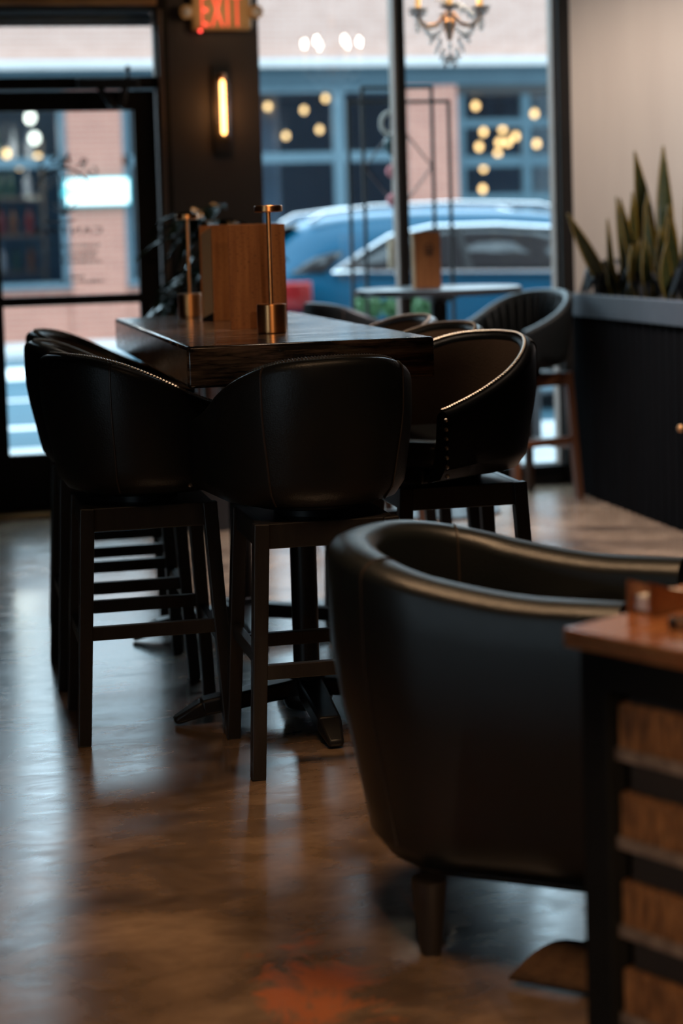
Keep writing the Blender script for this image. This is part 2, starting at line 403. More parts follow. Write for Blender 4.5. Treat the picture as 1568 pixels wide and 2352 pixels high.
# painted lettering and emblem on the door glass, meant for the street, so mirrored in here
PAINT = mat('grey_brown_sign_paint', (.055, .045, .045), .7, col2=(.07, .058, .056), nscale=40)
eb = MB(); ec = Vector((.618, YW+.02, 1.560))
def arcpts(r, a0, a1, n=24): return [(ec.x+r*math.cos(R(a0+(a1-a0)*k/n)), ec.y, ec.z+r*math.sin(R(a0+(a1-a0)*k/n))) for k in range(n+1)]
eb.tube(arcpts(.138, 22, 158), .006, 6)
for k in range(15):
    a = R(28+k*124/14); eb.tube([(ec.x+r_*math.cos(a), ec.y, ec.z+r_*math.sin(a)) for r_ in (.07, .125)], .0022, 5)
for k in range(7):   # spiky plant drawn at the centre
    a = R(25+k*21); L = .06+.02*(k % 2)
    eb.tube([(ec.x, ec.y, ec.z-.09), (ec.x+.5*L*math.cos(a), ec.y, ec.z-.09+.6*L*math.sin(a)), (ec.x+1.1*L*math.cos(a), ec.y, ec.z-.09+L*math.sin(a))], .003, 5)
eb.tube([(ec.x-.10, ec.y, ec.z-.115), (ec.x-.03, ec.y, ec.z-.128), (ec.x+.05, ec.y, ec.z-.118)], .004, 5)
em = eb.build('emblem', PAINT, gl)
for ch, a in zip('GRASS', (38, 60, 81, 102, 123)):
    t = lettering('letter', ch, PAINT, gl, (-.021, -.027, .021, .027), 0, mirror=True)
    t.location = (ec.x+.188*math.cos(R(a)), YW+.02, ec.z+.188*math.sin(R(a))); t.rotation_euler = (0, -R(a-90), 0)
lettering('lettering', 'CANTINA', PAINT, gl, (.46, 1.375, .80, 1.410), YW+.02, mirror=True)
b = MB()
for z, x0, x1 in ((1.318, .60, .79), (1.288, .62, .775), (1.262, .60, .77), (1.236, .60, .79), (1.165, .62, .70), (1.140, .59, .80)):
    x = x0
    while x < x1:
        w = random.uniform(.006, .012); b.box((x, YW+.019, z-.006), (min(x+w, x1), YW+.021, z+random.uniform(.004, .009))); x += w+.005
b.build('fine_print', PAINT, gl, smooth=False)
# gilded strip over the door and brass threshold
b = MB(); b.box((-.3, YW-.05, 2.478), (1.10, YW-.03, 2.515)); struct(b.build('trim_1', GOLDTRIM, bevel=.006, smooth=False))
THR = mat('worn_brass_threshold', (.45, .22, .08), .35, 1, col2=(.5, .27, .11), nscale=8)
b = MB(); b.box((.05, YW-.12, 0), (1.154, YW+.1, .022)); struct(b.build('trim_2', THR, bevel=.005, smooth=False))
# transom
w3 = struct(bpy.data.objects.new('window_3', None)); COL.objects.link(w3)
b = MB(); b.box((.14, YW+.05, 2.13), (1.10, YW+.056, 2.46)); b.build('glass', GLASS, w3, smooth=False)
EDGE = mat('pale_brown_glazing_bead', (.20, .14, .11), .5, col2=(.25, .18, .14), nscale=4)
b = MB(); b.box((1.082, YW-.01, 2.137), (1.092, YW+.05, 2.455)); b.build('glazing_bead', EDGE, w3, smooth=False)
REFLSTRIP = mat('grey_reflection_strip', (.16, .16, .17), .8, col2=(.19, .19, .2), nscale=3)  # grey strip standing in for a reflection in the transom glass
b = MB(); b.tube([(.15, YW+.09, 2.43), (1.085, YW+.09, 2.43)], .022, 14); b.box((.15, YW+.085, 2.392), (1.085, YW+.095, 2.43)); b.build('reflection_strip', REFLSTRIP, w3)

# big shop windows: two panes and dark frames
def shop_window(n, x0, x1):
    w = struct(bpy.data.objects.new('window_%d' % n, None)); COL.objects.link(w)
    b = MB(); b.box((x0-.005, YW+.06, .07), (x1+.005, YW+.068, 3.05)); b.build('glass', GLASS, w, smooth=False)
    return w
w1 = shop_window(1, 1.606, 2.32); w2 = shop_window(2, 2.362, 3.166)
b = MB(); b.box((2.319, YW+.01, .06), (2.362, YW+.13, 3.06)); b.build('mullion', FRAMEDARK, w1, bevel=.004, smooth=False)
b = MB(); b.box((2.306, YW+.03, .06), (2.320, YW+.11, 3.06)); b.build('glazing_bead', EDGE, w1, smooth=False)
b = MB(); b.box((1.606, YW-.01, .04), (2.32, YW+.13, .10)); b.build('sill', FRAMEDARK, w1, bevel=.004, smooth=False)
b = MB(); b.box((3.166, YW-.02, 0), (3.232, YW+.15, 3.06)); b.build('frame', FRAMEDARK, w2, bevel=.004, smooth=False)
b = MB(); b.box((3.150, YW+.03, .06), (3.167, YW+.11, 3.06)); b.build('glazing_bead', EDGE, w2, smooth=False)
b = MB(); b.box((2.36, YW-.01, .04), (3.17, YW+.13, .10)); b.build('sill', FRAMEDARK, w2, bevel=.004, smooth=False)

# ------------------------------------------------------------ street
ASPH = mat('blue_grey_asphalt', (.028, .085, .118), .75, col2=(.04, .105, .145), nscale=1.2, stretch=(.3, 1, 1), bump=.1, bscale=30)
b = MB(); b.box((-30, 12.2, -.30), (40, 23.4, -.12)); o = b.build('road', ASPH, smooth=False); struct(o)
PAVE = mat('pale_concrete_paving', (.42, .44, .45), .8, col2=(.50, .51, .52), nscale=2)
b = MB(); b.box((-30, YW+.2, -.30), (40, 12.2, -.01)); struct(b.build('sidewalk', PAVE, smooth=False))
b = MB(); b.box((-30, 23.4, -.30), (40, 25.6, -.02)); struct(b.build('sidewalk', PAVE, smooth=False))
WLINE = mat('white_road_paint', (.78, .78, .78), .7, col2=(.70, .70, .70), nscale=6)
b = MB()
b.box((.25, 20.0, -.122), (1.22, 21.8, -.115)); b.box((-8, 14.5, -.122), (1.05, 14.75, -.115)); b.box((-8, 17.2, -.122), (1.0, 17.35, -.115))
struct(b.build('road_marking', WLINE, smooth=False))

# brick building across the street
BY = 25.5
BR = brick_mat('pink_brick', (.31, .112, .080), (.38, .150, .106), (.40, .26, .205))
BRU = brick_mat('pale_upper_brick', (.36, .195, .15), (.43, .255, .205), (.46, .36, .31))
STONE = mat('pale_stone_ledge', (.45, .44, .43), .8, col2=(.50, .49, .48), nscale=3)
BLUETRIM = mat('blue_grey_painted_steel', (.034, .072, .095), .5, col2=(.042, .086, .11), nscale=2)
PALETRIM = mat('pale_blue_painted_steel', (.070, .120, .150), .5, col2=(.085, .138, .17), nscale=2)
bld = thing('brick_building', 'pink brick building with blue window frames across the street', 'building', (6, BY, -.02))
def bp_(b, name, m, **kw):
    o = b.build(name, m, bld, smooth=False, **kw); o.matrix_parent_inverse = Matrix.Translation((-6, -BY, .02)); return o
b = MB(); b.box((-20, BY, 3.74), (26, BY+.4, 4.9)); bp_(b, 'upper_brick_wall', BRU)
b = MB(); b.box((-20, BY-.25, 3.70), (26, BY+.1, 3.82)); bp_(b, 'stone_ledge', STONE)
b = MB(); b.box((-20, BY-.12, 3.56), (26, BY+.3, 3.70)); b.box((-20, BY-.05, 3.44), (26, BY+.3, 3.50)); bp_(b, 'blue_cornice', BLUETRIM)
b = MB(); b.box((-20, BY-.06, 3.50), (26, BY+.3, 3.56)); b.box((-20, BY-.02, 3.36), (6.63, BY+.3, 3.44)); bp_(b, 'pale_fascia', PALETRIM)
for x0, x1 in ((1.80, 2.56), (6.63, 7.375), (-8, -5.2), (12.2, 13.2)):
    b = MB(); b.box((x0, BY-.04, -.02), (x1, BY+.4, 3.44)); bp_(b, 'brick_pier', BR)
for x0, x1 in ((-5.2, 1.80), (2.56, 6.63)):
    b = MB(); b.box((x0, BY, -.02), (x1, BY+.4, .72)); bp_(b, 'low_brick_wall', BR)
    b = MB()
    b.box((x0, BY-.08, .72), (x1, BY+.2, .80)); b.box((x0, BY, .80), (x0+.10, BY+.15, 3.4)); b.box((x1-.10, BY, .80), (x1, BY+.15, 3.4))
    b.box((x0, BY, 2.38), (x1, BY+.12, 2.52))
    xs = [5.56] if x0 > 0 else [-1.9]
    for x in xs: b.box((x, BY-.01, .8), (x+.16, BY+.13, 3.4))
    bp_(b, 'window_frame', PALETRIM)
    b = MB(); b.box((x0, BY+.06, .8), (x1, BY+.07, 3.4)); bp_(b, 'window_pane', glass_mat('far_glass', (.55, .62, .68), .018))
b = MB(); b.box((7.375, BY-.02, 3.30), (12.2, BY+.3, 3.44)); bp_(b, 'dark_lintel', BLACKMETAL)
b = MB()
for z0, z1 in ((2.83, 2.95), (2.26, 2.42), (1.72, 1.87), (1.17, 1.3), (.6, .74), (0, .2)): b.box((7.375, BY, z0), (12.2, BY+.12, z1))
for x in (7.36, 8.36, 9.5, 10.6): b.box((x, BY-.005, 0), (x+.13, BY+.13, 3.3))
bp_(b, 'gridded_shutter_frame', BLUETRIM)
b = MB(); b.box((7.375, BY+.06, 0), (12.2, BY+.07, 3.3)); bp_(b, 'shutter_pane', glass_mat('far_glass', (.6, .66, .70), .018))
INN = mat('dim_interior_plaster', (.05, .10, .15), .9, col2=(.07, .13, .19), nscale=1.2)
b = MB(); b.box((-8, BY+4, -.02), (13, BY+4.1, 3.6)); b.box((-8, BY+.4, -.1), (13, BY+4, -.02)); b.box((-8, BY+.4, 3.5), (13, BY+4, 3.6)); bp_(b, 'interior_shell', INN)
CURT = mat('grey_curtain', (.40, .40, .40), .9, col2=(.46, .46, .46), nscale=6, stretch=(6, 1, .3))
b = MB(); rows = [[(4.0+.86*k/30, BY+.45+.05*math.sin(k*1.3), z) for k in range(31)] for z in (.85, 3.35)]; b.grid(rows)
cu = bp_(b, 'curtain', CURT)
# shelf and bottles made up to stand in for reflections in its left window
SHELFM = mat('far_room_shelf_wood', (.12, .10, .085), .7, col2=(.15, .12, .10), nscale=4)
sh = thing('stand_in_shelf', 'stand-in bottle shelf for street reflections, behind the left window of the brick building', 'shelf', (1.0, BY+2.2, 0))
b = MB()
for z in (.9, 1.45, 2.0, 2.55): b.box((-1.1, -.15, z), (.55, .15, z+.04))
b.build('shelf_board', SHELFM, sh, smooth=False)
for x in (-1.15, .55): b = MB(); b.box((x, -.15, 0), (x+.05, .15, 2.9)); b.build('upright', SHELFM, sh, smooth=False)
BOT = [mat('bottle_%s' % n_, c_, .15, col2=c_, nscale=3, trans=.0) for n_, c_ in (('white', (.35, .38, .42)), ('amber', (.13, .055, .025)), ('green', (.025, .06, .05)), ('red', (.16, .025, .025)), ('blue', (.04, .09, .16)))]
light('far_room_fill', 'POINT', (4.6, BY+1.6, 3.0), 60, (1, .9, .8), size=.2)  # point lights added to brighten the curtain and shelf in the far room
light('far_room_fill', 'POINT', (1.0, BY+1.2, 2.9), 160, (1, .8, .6), size=.2)
for z in (.94, 1.49, 2.04, 2.59):
    for k in range(7):
        m_ = random.choice(BOT)
        b = MB(); b.lathe([(.06, 0), (.06, .22), (.045, .28), (.02, .32), (.02, .40), (.024, .40), (.024, .42)], n=12)
        o = b.build('bottle', m_, loc=(.0+k*.23+random.uniform(-.04, .04), BY+2.2, z))
        tag(o, 'stand-in bottle on the made-up shelf in the brick building across the street', 'bottle', 'stand-in bottles on the shelf across the street')
# glowing bulbs inside the far building
BULB = mat('warm_glowing_bulb', (1, .7, .4), .4, emit=(1.0, .50, .18), estr=10)
BULBW = mat('bright_white_bulb', (1, .95, .85), .4, emit=(1.0, .85, .62), estr=9)
def pend(x, z, r, m, label, grp, y=26.3):
    t = thing('pendant_bulb', label, 'light bulb', (x, y, z), 0, grp)
    b = MB(); b.ball((0, 0, 0), r, 2, (1, 1, 1.25)); b.build('bulb', m, t)
    b = MB(); b.tube([(0, 0, r*1.1), (0, 0, 3.5-z)], .008, 6); b.build('cord', BLACKMETAL, t)
for x, z in ((7.906, 3.195), (8.819, 3.067), (7.678, 2.672), (8.018, 2.808), (7.945, 2.59), (8.317, 2.842), (8.258, 2.649), (8.394, 2.647), (8.518, 2.735), (8.234, 2.482), (8.843, 2.619), (8.005, 2.273), (7.984, 1.963)):
    pend(x, z, .045, BULB, 'glowing bulb behind the gridded blue shutter across the street', 'bulbs behind the gridded shutter')
for x, z in ((5.533, 3.30), (5.215, 3.138), (5.432, 2.857), (4.939, 2.777), (4.69, 3.195)):
    pend(x, z, .04, BULB, 'small warm bulb behind the wide two-light window across the street', 'bulbs behind the wide window', y=25.85)
for x, z in ((1.02, 2.62), (1.06, 2.47), (1.19, 2.45), (1.45, 2.55)):
    pend(x, z, .05, BULB, 'warm bulb over the stand-in bottle shelf seen through the door glass', 'bulbs seen through the door', y=26.3)
pend(1.37, 3.12, .07, BULBW, 'large bright white bulb near the top of the door glass', 'bulbs seen through the door')
pend(1.42, 2.83, .07, BULBW, 'second large bright bulb under the topmost one in the door glass', 'bulbs seen through the door')
# bright lit sign on the pier
SIGNW = mat('backlit_white_acrylic', (.9, .9, .9), .5, emit=(.95, 1.0, 1.0), estr=1.15)
CYAN = mat('cyan_sign_edge', (.05, .55, .60), .5, emit=(.10, .62, .70), estr=.7)
t = thing('lit_sign', 'bright white lit sign with cyan edge on brick pier across the street', 'sign', (2.19, BY-.14, 2.03))
b = MB(); b.box((-.44, 0, -.185), (.44, .10, .185)); b.build('casing', CYAN, t, bevel=.03)
b = MB(); b.box((-.415, -.012, -.16), (.415, .01, .16)); b.build('light_panel', SIGNW, t, bevel=.03)
b = MB()
for k in range(7):
    a = R(-60+k*40); b.prism([(-.36, -.02), (-.36+.09*math.cos(a)-.02*math.sin(a), -.02+.09*math.sin(a)+.02*math.cos(a)), (-.36+.14*math.cos(a), -.02+.12*math.sin(a)), (-.36+.09*math.cos(a)+.02*math.sin(a), -.02+.09*math.sin(a)-.02*math.cos(a))], 'y', -.016-.001*k, -.012)
b.build('leaf_mark', CYAN, t, smooth=False)

# ------------------------------------------------------------ parked blue car
def car():
    PAINTB = mat('blue_car_paint', (.001, .095, .185), .3, col2=(.002, .10, .20), nscale=1, coat=.15, spec=.3)
    CHROME = mat('bright_chrome', (.80, .82, .85), .18, 1, col2=(.84, .86, .88), nscale=4)
    RED = mat('red_tail_lens', (.28, .012, .014), .15, col2=(.40, .02, .02), nscale=6)
    TYRE = mat('black_tyre_rubber', (.012, .012, .013), .8, col2=(.018, .018, .019), nscale=20)
    t = thing('car', 'blue estate car with chrome window trim parked at the kerb', 'car', (2.52, 14.0, -.12))
    top = [(0, .92), (.03, 1.20), (.10, 1.40), (.28, 1.535), (.5, 1.60), (.8, 1.628), (1.25, 1.645), (2.0, 1.635), (2.6, 1.585), (3.0, 1.42), (3.45, 1.10), (4.0, 1.02), (4.5, .90), (4.66, .66)]
    half = [(0, .66), (.05, .76), (.15, .84), (.4, .91), (.8, .93), (3.6, .93), (4.2, .90), (4.5, .82), (4.66, .66)]
    CY = .93
    def sec(x):
        zt, hw = lerp_tab(top, x), lerp_tab(half, x)
        belt = min(1.12, zt-.05); cab = sm((zt-1.1)/.35); hr = hw*(.93-.20*cab)
        h = [(hw*.90, .24), (hw*.985, .42), (hw, .70), (hw*.995, .95 if zt > 1.05 else zt*.85), (hw*.97, belt), (hr+.03, zt-.10*cab-.03), (hr-.04, zt-.02), (hr*.6, zt), (0, zt+.008)]
        return h
    xs = [0, .03, .07, .13, .22, .35, .5, .7, .95, 1.3, 1.7, 2.1, 2.5, 2.75, 3.0, 3.2, 3.45, 3.7, 4.0, 4.3, 4.5, 4.6, 4.66]
    rows = []
    for x in xs:
        h = sec(x); rows.append([(x, CY-y, z) for y, z in h]+[(x, CY+y, z) for y, z in h[-2::-1]])
    b = MB(); V = b.grid(rows); b.bm.faces.new(V[0]); b.bm.faces.new(V[-1][::-1])
    for i in range(len(V)-1): b.bm.faces.new((V[i][0], V[i+1][0], V[i+1][-1], V[i][-1]))
    b.build('body', PAINTB, t, subsurf=1, angle=60)
    def side(x, z):
        h = sec(x)[4:6]; (ya, za), (yb, zb) = h
        f_ = (z-za)/max(.01, zb-za); return CY-(ya+(yb-ya)*f_)-.012
    def pane(name, pts, m):
        n_ = len(pts); cx = sum(p[0] for p in pts)/n_; cz = sum(p[1] for p in pts)/n_
        b = MB(); rows = []
        for k in (0, .33, .66, 1):
            rows.append([(cx+(x-cx)*k, side(cx+(x-cx)*k, cz+(z-cz)*k), cz+(z-cz)*k) for x, z in pts])
        b.grid(rows, True); o = b.build(name, m, t); q = o.modifiers.new('thick', 'SOLIDIFY'); q.thickness = .006; return o
    WG = mat('tinted_car_glass', (.012, .014, .018), .05, spec=.6, col2=(.015, .017, .02), nscale=2)
    side_poly = [(.50, 1.165), (.75, 1.31), (1.0, 1.44), (1.35, 1.505), (1.9, 1.505), (2.35, 1.47), (2.62, 1.40), (2.95, 1.14), (2.9, 1.095), (1.7, 1.13)]
    pane('side_window', side_poly, WG)
    pane('rear_quarter_window', [(.18, 1.165), (.27, 1.225), (.40, 1.29), (.56, 1.33), (.61, 1.315), (.50, 1.215), (.44, 1.165)], WG)
    b = MB(); pl = side_poly+[side_poly[0]]
    pts = []
    for (x0, z0), (x1, z1) in zip(pl, pl[1:]):
        for k in range(5): x = x0+(x1-x0)*k/5; z = z0+(z1-z0)*k/5; pts.append((x, side(x, z)-.01, z))
    b.tube(pts, .015, 8, closed=True); b.build('window_trim', CHROME, t)
    b = MB()
    for x in (1.62, 2.52): b.bar((x, side(x, 1.12)-.004, 1.12), (x-.05, side(x-.05, 1.5)-.004, 1.50), .06, d0=.012)
    b.build('door_pillar', BLACKMETAL, t)
    for sgn in (-1, 1):
        b = MB(); b.tube([(.38, CY+sgn*.62, 1.56), (.5, CY+sgn*.63, 1.625), (.9, CY+sgn*.63, 1.668), (1.6, CY+sgn*.63, 1.682), (2.3, CY+sgn*.63, 1.655), (2.5, CY+sgn*.62, 1.60)], .022, 8); b.build('roof_rail', CHROME, t)
    for sgn in (-1, 1):
        b = MB(); rows = []
        for x, k in ((-.02, .60), (.02, .74), (.10, .845), (.2, .895), (.32, .925)):
            rows.append([(x, CY+sgn*(k+.012*e), z) for z, e in ((.88, 0), (.90, 1), (1.0-.02*k, 1.4), (1.07, 1), (1.08, 0))])
        b.grid(rows); o = b.build('tail_light', RED, t); q = o.modifiers.new('thick', 'SOLIDIFY'); q.thickness = .03; q.offset = 1
    b = MB(); b.box((-.06, CY-.80, .30), (.5, CY+.80, .66)); b.box((.3, CY-.965, .24), (4.3, CY-.90, .42)); b.box((.3, CY+.90, .24), (4.3, CY+.965, .42)); b.build('lower_cladding', BLACKMETAL, t, bevel=.06)
    b = MB(); b.prism([(-.03, 1.47), (.30, 1.56), (.30, 1.535), (-.02, 1.44)], 'y', CY-.58, CY+.58); b.build('spoiler', BLACKMETAL, t, bevel=.008)
    b = MB(); b.grid([[(-.012, CY-.56, 1.06), (-.012, CY+.56, 1.06)], [(.05, CY-.55, 1.35), (.05, CY+.55, 1.35)]]); o = b.build('rear_window', WG, t); q = o.modifiers.new('thick', 'SOLIDIFY'); q.thickness = .02
    for x in (.82, 3.72):
        for y0, y1 in ((-.02, .22), (1.64, 1.88)):
            w = MB(); w.tube([(x, y0, .34), (x, y0+.02, .34), (x, y1-.02, .34), (x, y1, .34)], .34, 28, radii=[.31, .34, .34, .31]); wo = w.build('wheel', TYRE, t)
            w = MB(); yy = y0-.012 if y0 < 1 else y1-.01
            w.tube([(x, yy, .34), (x, yy+.02, .34)], .22, 24); w.build('wheel_rim', CHROME, wo)
    b = MB(); b.bar((1.25, .0, .98), (1.45, .0, .99), .03); b.bar((2.3, .0, .97), (2.5, .0, .98), .03); b.build('door_handle', CHROME, t, bevel=.006)
car()

# ------------------------------------------------------------ pavement planting and ornaments outside the window
LEAFG = mat('fresh_green_leaf', (.06, .17, .06), .5, col2=(.13, .28, .12), nscale=14)
TERRA = mat('dark_grey_pot', (.05, .05, .055), .7, col2=(.06, .06, .065), nscale=8)
def shrub(x, y, zt, r, label):
    t = thing('potted_shrub', label, 'plant', (x, y, -.01), 0, 'potted shrubs on the pavement')
    b = MB(); b.lathe([(.13, 0), (.17, .38), (.19, .40), (.19, .44), (.16, .44), (.15, .40)], n=20); b.build('pot', TERRA, t)
    b = MB(); b.tube([(0, 0, .4), (.01, 0, zt-r)], .014, 6); b.build('stem', BROWNLEG, t)
    b = MB()
    for k in range(420):
        v = Vector((random.gauss(0, 1), random.gauss(0, 1), random.gauss(0, 1))).normalized()*r*random.uniform(.55, 1)
        v.z *= 1.05; p = v+Vector((0, 0, zt-r)); e = Vector((random.gauss(0, 1), random.gauss(0, 1), random.gauss(0, 1))).normalized()*.03
        n_ = v.cross(e).normalized()*.016 if v.cross(e).length else Vector((.016, 0, 0))
        b.bm.faces.new([b.bm.verts.new(q) for q in (p-e, p+n_, p+e, p-n_)])
    b.build('foliage', LEAFG, t, smooth=False)
shrub(2.70, 11.5, .985, .10, 'round green shrub in pot outside the left shop window')
shrub(2.95, 11.9, .90, .055, 'small green shrub just outside the window mullion')
shrub(3.09, 11.5, .97, .11, 'tall green shrub outside, behind the round table pedestal')
# red and white flowers low on the pavement
FLW = [mat('flower_red', (.5, .06, .08), .6, col2=(.6, .1, .12), nscale=30), mat('flower_white', (.75, .75, .75), .6, col2=(.8, .8, .8), nscale=30)]
t = thing('flower_box', 'pavement flower box with red and white blooms outside the window', 'flower box', (3.42, 11.2, -.01))
b = MB(); b.box((-.30, -.12, 0), (.30, .12, .5)); b.build('box', TERRA, t, bevel=.01)
b = MB()
for k in range(60): b.ball((random.uniform(-.27, .27), random.uniform(-.1, .1), .5+random.uniform(.02, .14)), .035, 1)
b.build('leaves', LEAFG, t)
for nm, m_ in zip(('red_blooms', 'white_blooms'), FLW):
    b = MB()
    for k in range(16): b.ball((random.uniform(-.27, .27), random.uniform(-.12, .1), .56+random.uniform(.02, .14)), .028, 1)
    b.build(nm, m_, t)
# black wire frames standing outside the glass
t = thing('wire_frame_stand', 'black nested rectangular wire frames standing outside the window glass', 'ornament', (2.42, 9.5, -.01))
def rect(b, x0, x1, z0, z1, y, r): b.tube([(x0, y, z0), (x0, y, z1), (x1, y, z1), (x1, y, z0)], r, 8) if False else None
def wire(name, x0, x1, z1, y, r):
    b = MB()
    b.bar((x0, y, 0), (x0, y, z1+r), r*2); b.bar((x1, y, 0), (x1, y, z1+r), r*2); b.bar((x0, y, z1), (x1, y, z1), r*2); b.bar((x0, y, .12), (x1, y, .12), r*2)
    b.build(name, BLACKMETAL, t, bevel=.002)
wire('inner_frame', -.185, .197, 2.117, .02, .009)
wire('outer_frame', -.272, .279, 2.037, -.02, .009)
b = MB(); dz = [(0.005, 1.93), (.19, 1.695), (.005, 1.46), (-.18, 1.695)]
for (x0, z0), (x1, z1) in zip(dz, dz[1:]+dz[:1]): b.bar((x0, .02, z0), (x1, .02, z1), .008)
b.build('diamond', mat('brown_grey_wire', (.10, .075, .07), .5, col2=(.12, .09, .08), nscale=20), t)
b = MB(); b.box((-.30, -.10, 0), (.30, .10, .02)); b.build('foot_plate', BLACKMETAL, t)
# hanging ornament with ring and pink balls
t = thing('hanging_ornament', 'hanging string with white ring, pink balls and wooden tube behind the mullion', 'ornament', (2.366, 9.42, 3.06))
STR = mat('white_cord', (.7, .7, .66), .8, col2=(.75, .75, .7), nscale=20)
PINK = mat('pink_wool', (.55, .12, .16), .9, col2=(.75, .40, .40), nscale=18)
b = MB(); b.tube([(0, 0, 0), (0, 0, -1.95)], .004, 6); b.box((-.02, -.27, -.004), (.02, .02, .02)); b.build('cord', STR, t)
b = MB(); b.tube([(.055*math.cos(a), 0, -1.15+.06*math.sin(a)) for a in [2*PI*k/28 for k in range(28)]], .011, 8, closed=True); b.build('ring', STR, t)
b = MB(); b.lathe([(.01, -1.32), (.04, -1.29), (.045, -1.25), (.02, -1.21)], n=16); b.build('teal_bead', mat('dark_teal_glaze', (.01, .05, .06), .3, col2=(.015, .06, .07), nscale=5), t)
for z in (-1.40, -1.55):
    b = MB(); b.ball((0, 0, z), .036, 2); b.build('ball', PINK, t)
b = MB(); b.lathe([(.034, -1.91), (.038, -1.90), (.038, -1.78), (.030, -1.76)], n=20); b.build('tube', mat('pale_birch', (.45, .33, .22), .6, col2=(.52, .40, .28), nscale=6), t)

# ------------------------------------------------------------ bar stools
def horseshoe(rx, w, af, n=64, nose=0):
    """plan curve from one arm end round the back to the other; facing +x. returns (x, y, nx, ny, tpos) outer points"""
    L1 = af; per = PI*(rx+w)/2; tot = 2*L1+per; pts = []
    for i in range(n+1):
        d_ = tot*i/n
        if d_ < L1: p = (af-d_, -w); nn = (0, -1)
        elif d_ > L1+per: p = (d_-L1-per, w); nn = (0, 1)
        else:
            a = -PI/2-PI*(d_-L1)/per; p = (rx*math.cos(a), w*math.sin(a)); nn = Vector((w*math.cos(a), rx*math.sin(a))).normalized()
        pts.append((p[0], p[1], nn[0], nn[1], 2*i/n-1))
    return pts
def shell(path, ztop, zb, th, taper_, zin, rb=.035, rim=.5):
    """cross-section rings from the outer bottom over the rim to the inner bottom. ztop(t) height along the curve"""
    rows = []
    for x, y, nx, ny, t in path:
        zt = ztop(t); H = zt-zb; taper = taper_ if not isinstance(taper_, tuple) else taper_[0]+(taper_[1]-taper_[0])*max(0, -nx)
        prof = []
        for o_, z in ((taper+rb*1.5, zb), (taper+rb*.45, zb+rb*.28), (taper*.92, zb+rb)): prof.append((o_, z))
        for h in (.2, .35, .5, .65, .8): prof.append((taper*(1-sm(h/.75))*.92, zb+H*h))
        prof.append((0, zt-th*.55))
        for k in range(1, 8):
            a = PI*k/8; prof.append((th/2-th/2*math.cos(a), zt-th*.55+th*rim*math.sin(a)))
        prof.append((th, zt-th*.55))
        for h in (.75, .5, .25, 0): prof.append((th+taper*.55*(1-h), zin+(zt-th*.55-zin)*h))
        rows.append([(x-nx*o_, y-ny*o_, z) for o_, z in prof])
    return rows
def nail_line(b, pts, r):
    for p in pts: bmesh.ops.create_icosphere(b.bm, subdivisions=1, radius=r, matrix=Matrix.Translation(p))

